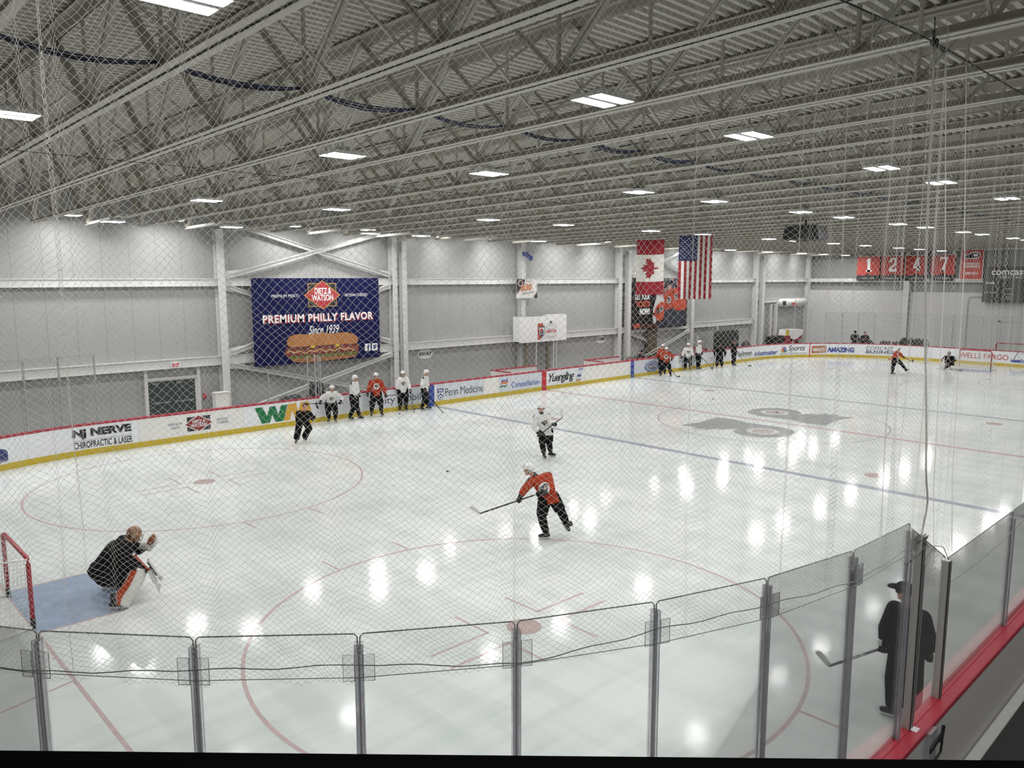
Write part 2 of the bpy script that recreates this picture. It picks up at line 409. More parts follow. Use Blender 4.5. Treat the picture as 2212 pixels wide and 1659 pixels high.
def paint_mat(name, col, a=0.9):
    """paint under the ice, worn unevenly"""
    m = mat(name, col, 0.10, noise=0.05, nscale=1.5, spec=0.062)
    nt = m.node_tree; b = nt.nodes['Principled BSDF']
    tc = nt.nodes.new('ShaderNodeTexCoord'); n = nt.nodes.new('ShaderNodeTexNoise'); n.inputs['Scale'].default_value = 3; n.inputs['Detail'].default_value = 6
    nt.links.new(tc.outputs['Object'], n.inputs['Vector'])
    r = nt.nodes.new('ShaderNodeMapRange'); r.inputs[1].default_value = 0.3; r.inputs[2].default_value = 0.7; r.inputs[3].default_value = a-0.25; r.inputs[4].default_value = min(1, a+0.05)
    nt.links.new(n.outputs['Fac'], r.inputs[0]); nt.links.new(r.outputs[0], b.inputs['Alpha'])
    return m
I_pink = paint_mat('ice_paint_pink', (0.67, 0.51, 0.52), 0.85)
I_pinkd = paint_mat('ice_paint_red_dot', (0.55, 0.42, 0.42), 0.95)
I_blue = paint_mat('ice_paint_blue_line', (0.42, 0.44, 0.53), 0.85)
I_crease = paint_mat('ice_paint_crease', (0.35, 0.45, 0.62), 0.9)
I_grey = paint_mat('ice_paint_grey', (0.36, 0.37, 0.38), 0.85)
I_white = paint_mat('ice_paint_white', (0.80, 0.80, 0.80), 0.9)
I_dot = paint_mat('ice_paint_logo_dot', (0.55, 0.45, 0.43), 0.9)
ZL = [0.004]
def ring(cx, cy, r, wd, m, name, a0=0, a1=360, n=96):
    mb = MB(); ZL[0] += 0.0002
    pi_ = []
    for i in range(n+1):
        a = math.radians(a0+(a1-a0)*i/n); pi_ += [V(cx+(r-wd/2)*math.cos(a), cy+(r-wd/2)*math.sin(a), ZL[0]), V(cx+(r+wd/2)*math.cos(a), cy+(r+wd/2)*math.sin(a), ZL[0])]
    mb.add(pi_, [(2*i, 2*i+1, 2*i+3, 2*i+2) for i in range(n)]); return mb.build(name, m, ICE)
def ice_poly(polys, m, name):
    mb = MB(); ZL[0] += 0.0002
    for q in polys: mb.poly([V(x, y, ZL[0]) for x, y in q])
    return mb.build(name, m, ICE)
def line(p, q, wd):
    p, q = Vector(p), Vector(q); d = (q-p).normalized(); nn = Vector((-d.y, d.x))*wd/2
    return [tuple(p+nn), tuple(p-nn), tuple(q-nn), tuple(q+nn)]
for x in (75, 125): ice_poly([rect(x-.5, -42.4, x+.5, 42.4)], I_blue, 'blue_line')
ice_poly([rect(99.5, -42.4, 100.5, 42.4)], I_pink, 'centre_line')
for gx, s in ((11, 1), (189, -1)):
    ice_poly([rect(gx-.1, -37, gx+.1, 37)], I_pink, 'goal_line')
    ice_poly([line((gx, 11), (gx-11*s, 14), .17), line((gx, -11), (gx-11*s, -14), .17)], I_pink, 'trapezoid_line')
    cr = [(gx, -4), (gx+4.5*s, -4)] + [(gx+6*s*math.cos(a), 6*math.sin(a)) for a in np.linspace(-0.72, 0.72, 15)] + [(gx+4.5*s, 4), (gx, 4)]
    ice_poly([cr], I_crease, 'goal_crease')
    ice_poly([line((gx, -4), (gx+4.5*s, -4), .17), line((gx, 4), (gx+4.5*s, 4), .17)], I_pink, 'crease_line')
    for cy in (-22, 22):
        cx = 31 if gx == 11 else 169
        ring(cx, cy, 15, 0.2, I_pink, 'faceoff_circle')
        ice_poly([ell(cx, cy, 1.0, 1.0)], I_pinkd, 'faceoff_dot')
        hs = []
        for sx in (-1, 1):
            for sy in (-1, 1):
                hs += [line((cx+sx*2.0, cy+sy*0.85), (cx+sx*6, cy+sy*0.85), .18), line((cx+sx*2.0, cy+sy*.76), (cx+sx*2.0, cy+sy*3.7), .18)]
            for sy in (-1, 1): hs.append(line((cx+sx*2.9, cy+sy*14.8), (cx+sx*2.9, cy+sy*17), .18))
        ice_poly(hs, I_pink, 'faceoff_marks')
for x in (80, 120):
    for y in (-22, 22): ice_poly([ell(x, y, 1, 1)], I_pinkd, 'neutral_dot')
ring(100, 0, 15, 0.17, I_blue, 'centre_circle')
lo = [(88.8,6.8),(90.2,6.7),(91.9,6.2),(94.6,6.4),(97.5,6.7),(97.9,4.3),(96.9,1.6),(97.0,-1.2),(97.2,-3.1),(96.3,-5.2),(94.9,-6.2),(92.8,-6.7),(90.7,-6.2),(88.9,-4.7),(88.6,-2.6),(89.2,-1.1),(90.6,0.1),(92.1,0.1),(89.4,1.7),(90.6,1.9),(87.9,2.9),(89.4,3.2),(87.7,4.3),(89.2,4.6)]
for k in (0, 1):
    f = (lambda q: q) if k == 0 else (lambda q: (200-q[0], -q[1]))
    ice_poly([[f(q) for q in lo]], I_grey, 'centre_emblem')
    c = f((92.9, -2.9))
    ice_poly([ell(c[0], c[1], 2.05, 2.05)], I_white, 'centre_emblem_ring'); ice_poly([ell(c[0], c[1], 1.35, 1.35)], I_dot, 'centre_emblem_dot')

# ---------------------------------------------------------------- dasher boards
def far_path(s):
    if s < 28: a = math.pi/2+(28-s)/28; return Vector((28+28*math.cos(a), 14.5+28*math.sin(a), 0)), Vector((-math.cos(a), -math.sin(a), 0))
    if s <= 172: return Vector((s, 42.5, 0)), Vector((0, -1, 0))
    e = 172+14*math.pi
    if s <= e: a = math.pi/2-(s-172)/28; return Vector((172+28*math.cos(a), 14.5+28*math.sin(a), 0)), Vector((-math.cos(a), -math.sin(a), 0))
    return Vector((200, 14.5-(s-e), 0)), Vector((-1, 0, 0))
def near_path(t):
    if t >= 28: return Vector((t, -42.5, 0)), Vector((0, 1, 0))
    e = 28-14*math.pi
    if t >= e: a = -math.pi/2-(28-t)/28; return Vector((28+28*math.cos(a), -14.5+28*math.sin(a), 0)), Vector((-math.cos(a), -math.sin(a), 0))
    return Vector((0, -14.5+(e-t), 0)), Vector((1, 0, 0))
def sweep(path, s0, s1, prof, step=1.0):
    """prof: closed list of (offset towards the ice, z) in ft"""
    n = max(1, int(math.ceil((s1-s0)/step))); vs = []; fs = []; m = len(prof)
    for i in range(n+1):
        p, nr = path(s0+(s1-s0)*i/n)
        vs += [(p+nr*o+Vector((0, 0, z)))*FT for o, z in prof]
    for i in range(n):
        for k in range(m): fs.append((i*m+k, i*m+(k+1) % m, (i+1)*m+(k+1) % m, (i+1)*m+k))
    fs += [tuple(range(m-1, -1, -1)), tuple(n*m+k for k in range(m))]
    return MB().add(vs, fs)
def straight(path, s0, s1): return 30.0 if (path(s0)[1]-path(s1)[1]).length < 1e-4 else 0.7
M_outer = mat('board_outer_grey', (.47, .46, .44), .6)
def board(path, s0, s1, label, face=None, outer=True, kick=True):
    c = path((s0+s1)/2)[0]*FT
    t = empty('dasher_board', c, 0, label, 'rink board')
    st = straight(path, s0, s1); g = 0.012
    sweep(path, s0+g, s1-g, [(0, 0.6), (0, 3.34), (-0.3, 3.34), (-0.3, 0.6)], st).build('board_face', face or M_white, t, False, True)
    sweep(path, s0, s1, [(0.04, 0), (0.04, 0.66), (-0.3, 0.66), (-0.3, 0)], st).build('kick_plate', M_yellow, t, False, True)
    sweep(path, s0+g/2, s1-g/2, [(0.03, 3.3), (0.03, 3.5), (-0.26, 3.5), (-0.28, 3.47), (-0.33, 3.47), (-0.35, 3.5), (-0.66, 3.5), (-0.7, 3.47), (-0.7, 3.3)], st).build('top_rail', M_red, t, False, True)
    if outer: sweep(path, s0, s1, [(-0.3, 0), (-0.3, 3.3), (-0.62, 3.3), (-0.62, 0)], st).build('outer_panel', M_outer, t, False, True)
    return t
def fp(u, v, off=0.006):                       # (s, z) on the far boards, off in metres
    p, nr = far_path(u); return (p+Vector((0, 0, v)))*FT + nr*off
def art(name, parts, parent, fn=fp):
    for i, (pts, m) in enumerate(parts): shape(fn, pts, m, parent, name, 0.004+0.0012*i)
def T(b, txt, u0, u1, v0, v1, m=M_ink, **k): return lettering(fp, txt, u0, u1, v0, v1, m, b, **k)
c_ = lambda n, r, g, b: mat(n, (r, g, b), 0.45)
b = board(far_path, 8.4, 20.35, 'white rink board at the left edge with the end of a navy word')
T(b, 'n', 15.9, 18.3, 1.0, 2.3, M_navy, bold=.03); T(b, 'Better Right', 14.5, 18.25, 0.78, 1.02, M_navy)
b = board(far_path, 20.35, 31.9, 'white rink board with two lines of heavy black distressed capitals', M_white)
T(b, 'NJ NERVE', 24.9, 31.1, 1.84, 2.98, bold=.06); T(b, 'CHIROPRACTIC & LASER', 25.0, 31.15, 0.82, 1.58, bold=.02)
shape(fp, rect(24.95, 1.68, 31.1, 1.71), M_ink, b, 'rule')
b = board(far_path, 31.9, 44.55, 'white rink board with a small dark red diamond logo below the double doors', M_cream)
T(b, 'PREMIUM', 35.25, 36.85, 2.05, 2.35, M_navy); T(b, 'MEATS', 35.55, 36.6, 1.62, 1.9, M_navy)
T(b, 'ARTISAN', 41.1, 42.5, 2.0, 2.3, M_navy); T(b, 'CHEESES', 41.1, 42.55, 1.6, 1.88, M_navy)
M_dred = c_('logo_dark_red', .28, .02, .03); M_lred = c_('logo_red', .52, .03, .03)
art('diamond_logo', [(rect(37.45, 1.1, 40.3, 2.85), M_ink), ([(37.0, 1.98), (38.85, 3.05), (40.7, 1.98), (38.85, .92)], M_wtext), ([(37.2, 1.98), (38.85, 2.93), (40.5, 1.98), (38.85, 1.03)], M_dred)], b)
lettering(fp, 'DIETZ &', 38.1, 39.65, 2.05, 2.42, M_wtext, b, off=.009, bold=.03); lettering(fp, 'WATSON', 37.85, 39.85, 1.55, 1.97, M_wtext, b, off=.009, bold=.03)
b = board(far_path, 44.55, 62.3, 'white rink board with a large green and gold two letter logo')
M_grn = c_('logo_green', .0, .17, .05); M_gold = c_('logo_gold', .72, .38, .03)
art('letter_logo', [([(46.1, 3.0), (47.15, 3.0), (47.75, 1.75), (48.15, 2.95), (48.95, 2.95), (49.35, 1.75), (49.75, 2.95), (50.7, 2.95), (50.0, .85), (48.9, .85), (48.5, 1.85), (48.1, .85), (47.0, .85)], M_grn),
    ([(50.0, .85), (50.8, 3.0), (51.9, 3.05), (52.2, 1.9), (52.6, 3.05), (53.8, 3.05), (54.4, .8), (53.5, .8), (53.1, 2.1), (52.7, .8), (51.8, .8), (51.3, 2.1), (50.95, .85)], M_gold)], b)
M_dgrey = c_('ink_grey', .05, .055, .07)
b = board(far_path, 62.3, 75.2, 'pale rink board with thin lower case lettering behind the waiting players', mat('board_pale', (.70, .73, .79), .35))
T(b, 'xfinity mobile', 63.2, 73.6, 0.95, 2.35, M_dgrey)
shape(fp, rect(74.05, 0, 75.2, 3.3), M_pblue, b, 'blue_line_mark', .018)
b = board(far_path, 75.2, 88.9, 'pale rink board with a shield crest and dark serif lettering right of the blue mark', mat('board_pale', (.7, .73, .79)))
shape(fp, rect(75.25, .67, 75.7, 3.28), M_wtext, b, 'edge_strip'); shape(fp, rect(85.5, .67, 88.85, 3.28), M_cream, b, 'plain_patch')
T(b, 'Penn Medicine', 77.4, 85.3, 1.25, 2.5, M_dgrey, space=.95)
M_cr = c_('logo_crest_blue', .03, .05, .25)
art('crest', [([(75.85, 2.55), (77.05, 2.55), (77.05, 1.4), (76.8, .95), (76.45, .7), (76.1, .95), (75.85, 1.4)], M_cr), ([(75.95, 1.95), (76.95, 1.95), (76.95, 1.42), (76.72, 1.02), (76.45, .83), (76.18, 1.02), (75.95, 1.42)], M_wtext), ([[(76.0, 1.4), (76.45, 1.85), (76.9, 1.4), (76.8, 1.25), (76.45, 1.6), (76.1, 1.25)], ell(76.45, 1.15, .14, .14, 12)], M_cr), ([rect(76.05, 2.1, 76.25, 2.4), rect(76.35, 2.1, 76.55, 2.4), rect(76.65, 2.1, 76.85, 2.4)], M_wtext)], b)
b = board(far_path, 88.9, 100.2, 'pale rink board with striped flag emblem and blue lettering left of the red mark', mat('board_pale', (.7, .73, .79)))
shape(fp, rect(91.0, .67, 91.1, 3.28), M_cream, b, 'seam')
T(b, 'Constellation', 91.7, 98.4, 1.2, 2.15, c_('ink_blue', .03, .08, .42), bold=.01)
def wave(u0, v0, u1, h, sk): return [(u0+(u1-u0)*i/8, v0+sk*i/8+.12*math.sin(i*.8)) for i in range(9)] + [(u0+(u1-u0)*i/8, v0+h+sk*i/8+.12*math.sin(i*.8)) for i in range(8, -1, -1)]
art('flag_emblem', [(wave(89.35, 2.3, 90.95, .22, .35), c_('ink_blue', .03, .08, .42)), (wave(89.2, 1.85, 90.85, .25, .3), c_('logo_orange', .75, .25, .02)), (wave(89.05, 1.35, 90.7, .25, .3), c_('logo_green', 0, .17, .05)), (wave(89.3, 2.1, 90.9, .14, .32), M_lred)], b)
shape(fp, rect(99.05, 0, 100.15, 3.3), M_pred, b, 'red_line_mark', .018)
b = board(far_path, 100.2, 110.35, 'white rink board with ornate black script and a drink can right of the red mark')
T(b, 'Yuengling', 100.8, 107.6, .85, 2.75, M_ink, shear=.35, bold=.02, space=.85)
art('drink_can', [([(107.9, .75), (109.2, .75), (110.1, 3.2), (108.8, 3.2)], c_('can_blue', .28, .36, .55)), ([(108.05, 1.2), (109.3, 1.2), (109.9, 2.8), (108.65, 2.8)], c_('can_pale', .7, .72, .75)), ([(108.3, 1.6), (109.3, 1.6), (109.45, 2.0), (108.45, 2.0)], M_navy), ([(107.9, .75), (109.2, .75), (109.3, 1.02), (108.0, 1.02)], c_('logo_gold', .72, .38, .03))], b)
b = board(far_path, 110.35, 125.3, 'plain white rink board left of the far blue mark', M_cream)
shape(fp, rect(124.2, 0, 125.25, 3.3), M_pblue, b, 'blue_line_mark', .018)
b = board(far_path, 125.3, 139.4, 'white rink board with a round navy union crest right of the far blue mark', mat('board_pale', (.7, .73, .79)))
art('crest', [(ell(131.2, 1.75, 2.5, 1.1, 24), M_navy), ([(128.9, 2.45), (131.2, 2.95), (133.5, 2.45), (133.3, 1.2), (131.2, .6), (129.1, 1.2)], c_('can_blue', .28, .36, .55)), (ell(131.2, 1.75, 1.5, .5, 20), M_navy)], b)
lettering(fp, 'UNION', 129.6, 132.8, 1.45, 2.1, M_wtext, b, off=.01, bold=.02)
T(b, 'UP', 134.2, 137.5, 2.2, 3.0, M_dgrey, bold=.02); T(b, 'WE', 134.2, 138, .9, 1.7, M_dgrey, bold=.02)
b = board(far_path, 139.4, 152.0, 'white rink board with grey hand lettered advert behind the white shirts')
T(b, 'TAKE CASH', 140.6, 149.8, 1.6, 2.3, M_dgrey); T(b, 'CREDIT', 143, 146.5, 2.6, 2.9, M_dred); T(b, 'EVERY TIME', 142, 146.5, .85, 1.15, M_dgrey)
b = board(far_path, 152.0, 163.0, 'nearly plain white rink board behind the pair of coaches in black')
T(b, 'Official', 152.8, 154.6, 1.75, 2.0, M_dgrey); T(b, 'bank', 153.2, 154.2, 1.35, 1.6, M_dgrey)
b = board(far_path, 163.0, 171.5, 'white rink board with bold rounded black name right of the coaches')
T(b, 'Holman', 163.6, 170.9, 1.35, 2.55, M_ink, bold=.02); T(b, 'Driving what is right', 165.5, 170.6, .95, 1.2, M_grn)
b = board(far_path, 171.5, 181.6, 'white rink board at the bend with dark blue slanted lower case name')
T(b, 'ticketmaster', 172.1, 181.0, .95, 2.1, c_('ink_deep_blue', .02, .05, .3), bold=.03, shear=.15)
b = board(far_path, 181.6, 190.05, 'white rink board with coloured feather emblem and black script left of the red seam')
T(b, 'Sports', 184.2, 188.9, 1.3, 3.0, M_ink, shear=.35, bold=.01); T(b, 'NBCSPORTSPHILADELPHIA.COM', 181.8, 189.4, .85, 1.15, M_dgrey)
fe = []
for i, cc in enumerate(((.6, .4, .02), (.6, .16, .02), (.45, .02, .05), (.2, .05, .3), (.03, .1, .45), (.02, .3, .1))):
    a = math.radians(165-30*i); fe.append(([(182.9, 1.35)] + [(182.9+.95*math.cos(a+d)*(1 if abs(d) < .15 else .9), 1.35+1.5*math.sin(a+d)*(1 if abs(d) < .15 else .9)) for d in (-.22, 0, .22)], c_('feather%d' % i, *cc)))
art('feather_emblem', fe, b)
b = board(far_path, 190.05, 201.15, 'white rink board with orange badge and heavy blue capitals right of the red seam')
shape(fp, rect(190.05, 0, 190.3, 3.34), M_pred, b, 'red_seam', .016)
art('badge', [([(190.75, 2.75), (194.3, 2.85), (194.4, 1.15), (190.7, .95)], c_('badge_orange', .45, .13, .05))], b)
lettering(fp, "MIKE'S", 191.1, 194.0, 1.4, 2.3, M_wtext, b, off=.03, bold=.03)
T(b, 'AMAZING', 194.6, 201.0, 1.2, 2.45, c_('ink_deep_blue', .02, .05, .3), bold=.06)
b = board(far_path, 201.15, 215.0, 'white rink board with two line grey and navy capitals behind the kicking orange player')
T(b, 'COMCAST', 203.7, 209.8, 2.05, 2.85, M_dgrey); T(b, 'BUSINESS', 203.7, 210.6, 1.1, 1.9, M_navy, bold=.02)
b = board(far_path, 215.0, 234.3, 'white rink board with wide dark red capitals behind the far goal')
T(b, 'WELLS FARGO', 224.1, 234.0, 1.35, 2.55, M_lred, bold=.01)
b = board(far_path, 234.3, 246, 'white rink board at the right edge with outlined letter and blue strip')
T(b, 'K', 235.0, 237.2, 1.75, 3.2, M_navy, shear=.3); T(b, 'K', 235.2, 237.0, 1.88, 3.05, M_wtext, shear=.3, off=.008); shape(fp, rect(233.9+.6, 1.0, 244, 1.6), M_pblue, b, 'blue_strip')
lettering(fp, '#UNSTOPPABLE', 236.4, 243, 1.1, 1.5, M_wtext, b, off=.01)
edges = [-24.5, -15.98, -8, 0, 8, 16, 24, 27.3, 33.3, 41.7, 50, 58.5, 67]
nm = ['behind the left goal', 'in the near corner, out at the left', 'in the near corner below the first glass', 'in the near corner below the second glass', 'in the near corner below the fourth glass', 'in the near corner below the sixth glass', 'in the near corner just before the gate', None, 'with red top rail just right of the gate', 'with red top rail at the right edge of view', 'further along the near side', 'further again along the near side']
for i in range(len(edges)-1):
    board(near_path, edges[i], edges[i+1], ('white rink board ' + nm[i]) if nm[i] else 'white rink gate with red top rail below the tall gate posts')

# ---------------------------------------------------------------- floor strip and rubber walkway beside the near boards
mb = MB(); mb.box(V(24, -43.62, -.03), V(90, -43.2, 0.1)); struct('trim_2', mb, mat('kerb_grey', (.5, .5, .48), .7))
mb = MB(); mb.box(V(20, -60, -.05), V(90, -43.62, 0.02)); struct('floor_rubber', mb, M_rubber)
t = empty('gate_latch', V(30.7, -43.25, 2.2), 0, 'black gate latch with bolts on the outer face of the near boards', 'latch')
mb = MB(); mb.box(V(30.3, -43.3, 1.2), V(31.0, -43.1, 3.3)); mb.build('backplate', M_alu, t, False, True)
mb = MB(); mb.beam(V(30.2, -43.36, 2.75), V(31.5, -43.36, 2.95), .02, .05); mb.beam(V(31.3, -43.36, 2.6), V(31.5, -43.36, 3.2), .03, .03); mb.tube([V(30.5, -43.36, 2.1), V(31.2, -43.4, 2.3), V(31.3, -43.4, 2.7)], .014, 6); mb.build('handle', M_black, t, False, True)
mb = MB(); mb.box(V(29.5, -43.9, 1.5), V(30.6, -43.2, 1.7)); mb.build('bracket', M_alu, t, False, True)
mb = MB(); mb.box(V(29.75, -43.0, 3.5), V(30.1, -42.78, 3.51)); tag(mb.build('sticker', M_wtext), 'small white sticker on the red top rail beside the gate post', 'sticker')

# ---------------------------------------------------------------- glass and posts
def glass_mat(name, tint, op, gloss=0.06):
    m = bpy.data.materials.new(name); m.use_nodes = True; nt = m.node_tree; nt.nodes.clear()
    out = nt.nodes.new('ShaderNodeOutputMaterial'); tr = nt.nodes.new('ShaderNodeBsdfTransparent'); tr.inputs[0].default_value = (*tint, 1)
    df = nt.nodes.new('ShaderNodeBsdfDiffuse'); df.inputs[0].default_value = (.6, .6, .6, 1)
    gl = nt.nodes.new('ShaderNodeBsdfGlossy'); gl.inputs['Roughness'].default_value = 0.04; gl.inputs[0].default_value = (.9, .9, .9, 1)
    tc = nt.nodes.new('ShaderNodeTexCoord'); n = nt.nodes.new('ShaderNodeTexNoise'); n.inputs['Scale'].default_value = 3.0; n.inputs['Detail'].default_value = 8
    nt.links.new(tc.outputs['Object'], n.inputs['Vector'])
    r = nt.nodes.new('ShaderNodeMapRange'); r.inputs[1].default_value = .4; r.inputs[2].default_value = .8; r.inputs[3].default_value = op*.6; r.inputs[4].default_value = op*1.6
    nt.links.new(n.outputs['Fac'], r.inputs[0])
    m1 = nt.nodes.new('ShaderNodeMixShader'); nt.links.new(r.outputs[0], m1.inputs[0]); nt.links.new(tr.outputs[0], m1.inputs[1]); nt.links.new(df.outputs[0], m1.inputs[2])
    lw = nt.nodes.new('ShaderNodeFresnel'); lw.inputs[0].default_value = 1.3
    ml = nt.nodes.new('ShaderNodeMath'); ml.operation = 'MULTIPLY'; ml.inputs[1].default_value = gloss*10; nt.links.new(lw.outputs[0], ml.inputs[0])
    m2 = nt.nodes.new('ShaderNodeMixShader'); nt.links.new(ml.outputs[0], m2.inputs[0]); nt.links.new(m1.outputs[0], m2.inputs[1]); nt.links.new(gl.outputs[0], m2.inputs[2])
    nt.links.new(m2.outputs[0], out.inputs[0]); MATS[name] = m
    return m
M_glass = glass_mat('rink_glass', (.965, .975, .97), .012)
M_glass2 = glass_mat('rink_glass_side', (.88, .885, .875), .03)
M_edge = mat('glass_edge', (.16, .18, .17), .3)
M_clear = glass_mat('clear_post_plastic', (.92, .915, .94), .34)
M_clip = glass_mat('clear_clip_plastic', (.93, .93, .93), .04)
M_seam = mat('post_seam', (.34, .33, .37), .4)
def pane(path, s0, s1, z1, label, m, grp, z0=3.5, off=-0.12, vis_edge=True):
    c = path((s0+s1)/2)[0]*FT
    t = empty('rink_glass', c, 0, label, 'glass', grp)
    g = 0.03; th = 0.022
    sweep(path, s0+g, s1-g, [(off+th, z0), (off+th, z1), (off-th, z1), (off-th, z0)], 30).build('sheet', m, t, False, True)
    e = MB()
    p0, n0 = path(s0+g); p1, n1 = path(s1-g)
    a, b_ = (p0+n0*off)*FT, (p1+n1*off)*FT
    pts = [a+Vector((0, 0, (z1-.5)*FT)), a+Vector((0, 0, (z1-.08)*FT)), a.lerp(b_, .02)+Vector((0, 0, z1*FT)), a.lerp(b_, .98)+Vector((0, 0, z1*FT)), b_+Vector((0, 0, (z1-.08)*FT)), b_+Vector((0, 0, (z1-.5)*FT))]
    e.tube(pts, .0055, 6); e.build('polished_edge', M_edge, t, False, True)
    return t
def post(path, s, z1, label, zc=None, wd=0.21, solid=False, z0=3.5):
    p, nr = path(s); tg = Vector((-nr.y, nr.x, 0)); base = p*FT
    t = empty('glass_post', base, 0, label, 'post')
    R = Matrix((tg, nr, Vector((0, 0, 1)))).transposed().to_4x4()
    M = Matrix.Translation(base) @ R
    o = -0.12
    if not solid:
        mb = MB(); mb.box((-wd/2*FT, (o-.10)*FT, z0*FT), (wd/2*FT, (o-.03)*FT, z1*FT), M); mb.box((-wd/2*FT, (o+.03)*FT, z0*FT), (wd/2*FT, (o+.08)*FT, z1*FT), M); mb.build('channel', M_clear, t, False, True)
        mb = MB()
        for dx in (-.42, -.06, .06, .42): mb.box(((dx*wd-.004)*FT, (o-.115)*FT, z0*FT), ((dx*wd+.004)*FT, (o-.10)*FT, z1*FT), M)
        mb.box((-.02*FT, (o-.03)*FT, z0*FT), (.02*FT, (o+.03)*FT, z1*FT), M)
        mb.build('seam', M_seam, t, False, True)
    else:
        mb = MB(); mb.box((-wd/2*FT, (o-.16)*FT, z0*FT), (wd/2*FT, (o+.10)*FT, z1*FT), M); mb.build('channel', mat('post_grey', (.45, .44, .42), .4, metal=.3), t, False, True)
        mb = MB()
        for dx in (-.45, .12, .47): mb.box(((dx-.06)*wd*FT, (o-.172)*FT, z0*FT), ((dx+.06)*wd*FT, (o-.15)*FT, z1*FT), M)
        mb.box((-.51*wd*FT, (o-.02)*FT, z0*FT), (-.47*wd*FT, (o+.05)*FT, z1*FT), M)
        mb.build('gasket', M_black, t, False, True)
    if zc:
        for sx in (-1, 1):
            mb = MB(); x0, x1 = sorted((sx*.10, sx*.36)); mb.box((x0*FT, (o-.13)*FT, zc[0]*FT), (x1*FT, (o-.115)*FT, zc[1]*FT), M); mb.build('clip_plate', M_clip, t, False, True)
            e = MB(); q = [(x0, zc[0]), (x1, zc[0]), (x1, zc[1]), (x0, zc[1]), (x0, zc[0])]
            e.tube([M @ Vector((a*FT, (o-.135)*FT, b_*FT)) for a, b_ in q], .0025, 4); e.build('clip_rim', M_edge, t, False, True)
    return t
OR = ['first', 'second', 'third', 'fourth', 'fifth', 'sixth', 'seventh', 'eighth', 'ninth', 'tenth']
PT = [-8.9, -5.18, -1.47, 2.2117, 6.0137, 9.7376, 13.432, 17.141, 20.8455, 24.775]
ordn = ['', '', '', 'first', 'second', 'third', 'fourth', 'fifth', 'sixth', 'seventh']
for i, s in enumerate(PT):
    if i >= 3: post(near_path, s, 11.08, 'clear plastic glass post with clip plates, %s from the left in the near corner' % ordn[i], (10.2, 10.85))
post(near_path, 28.85, 11.0, 'clear plastic glass post right beside the dark gate post, end of the corner glass', (10.3, 10.8))
PT2 = PT + [28.85]
for i in range(len(PT2)-1):
    if i >= 2: pane(near_path, PT2[i], PT2[i+1], 11.29, 'tall clear near corner glass pane, %s from the left' % OR[i-2], M_glass, 'near corner glass')
post(near_path, 29.85, 10.35, 'thick grey metal gate post with black gaskets, topped by the knotted net rope', None, .26, True)
post(near_path, 32.85, 8.95, 'thick grey metal gate post with black gaskets, right side of the gate', None, .26, True)
mb = MB(); mb.box(V(30.02, -42.72, 3.6), V(30.32, -42.62, 9.5)); tag(mb.build('door_stop', M_alu), 'narrow aluminium strip fixed beside the roped gate post', 'strip')
# sloping pane over the gate: taller on the left
t = empty('rink_glass', V(30.9, -42.6, 0), 0, 'clear glass pane over the gate with a sloping top edge', 'glass')
mb = MB(); q = [(29.0, 3.5), (32.75, 3.5), (32.75, 9.1), (29.0, 11.05)]
mb.add([V(x, y, z) for y in (-42.6, -42.64) for x, z in q], [(0, 1, 2, 3), (7, 6, 5, 4), (0, 4, 5, 1), (1, 5, 6, 2), (2, 6, 7, 3), (3, 7, 4, 0)]); mb.build('sheet', M_glass2, t, False, True)
MB().tube([V(29.0, -42.62, 11.05), V(32.75, -42.62, 9.1)], .0055, 6).build('polished_edge', M_edge, t, False, True)
post(near_path, 41.8, 8.6, 'slim clear plastic glass post near the right edge of view', None, .2)
post(near_path, 50.2, 8.6, 'slim clear plastic glass post along the near side, outside the right of view', None, .2)
pane(near_path, 32.95, 41.75, 8.98, 'wide clear glass pane right of the gate', M_glass2, None)
pane(near_path, 41.85, 50.2, 8.98, 'clear glass pane at the right edge of view', M_glass2, None)
# far glass
for s, l in ((20.6, 'first'), (24.1, 'second'), (27.7, 'third')): post(far_path, s, 11.1, 'slim clear glass post on the far boards at the left, %s of three' % l)
for a, b_, l in ((17.0, 20.6, 'at the left edge'), (20.6, 24.1, 'between the first and second slim posts'), (24.1, 27.7, 'between the second and third slim posts')):
    pane(far_path, a, b_, 11.15, 'clear glass pane on the far boards ' + l, M_glass, None)
post(far_path, 48.2, 7.8, 'slim clear glass post in front of the blue banner, lower left'); post(far_path, 55.0, 9.3, 'thick clear glass post in front of the middle of the blue banner')
pane(far_path, 48.25, 54.9, 7.9, 'clear glass pane in front of the blue banner', M_glass, None)
mb = MB()
for dx, dy in ((-.9, .4), (.75, .5), (.9, .2)): mb.tube([V(55+dx, 42.6+dy, 3.5), V(55+dx, 42.6+dy, 9.1)], .022, 8)
tag(mb.build('bench_shield_frame', M_alu), 'cluster of pale upright tubes at the end of the players bench', 'frame')
OR = ['first', 'second', 'third', 'fourth', 'fifth', 'sixth', 'seventh', 'eighth', 'ninth', 'tenth']
ES = [189.9, 193.9, 197.9, 201.6, 205.3, 209.1, 212.8, 216.3, 222.3, 228.4, 234.1, 240]
for i, s in enumerate(ES[1:-1]): post(far_path, s, 10.9, 'thin dark glass post on the far end boards, %s from the left' % OR[i], None, .16)
for i in range(1, len(ES)-1): pane(far_path, ES[i], ES[i+1], 11.0, 'clear glass pane on the far end boards, %s from the left' % OR[i-1], M_glass, None)
for s, z, l in ((157.6, 6.4, 'left'), (166.1, 8.6, 'right')):
    mb = MB(); mb.box(V(s-.08, 48.9, 0), V(s+.08, 49.1, z)); tag(mb.build('bench_post', M_colw), 'thin white post behind the far bench, %s one of two' % l, 'post')

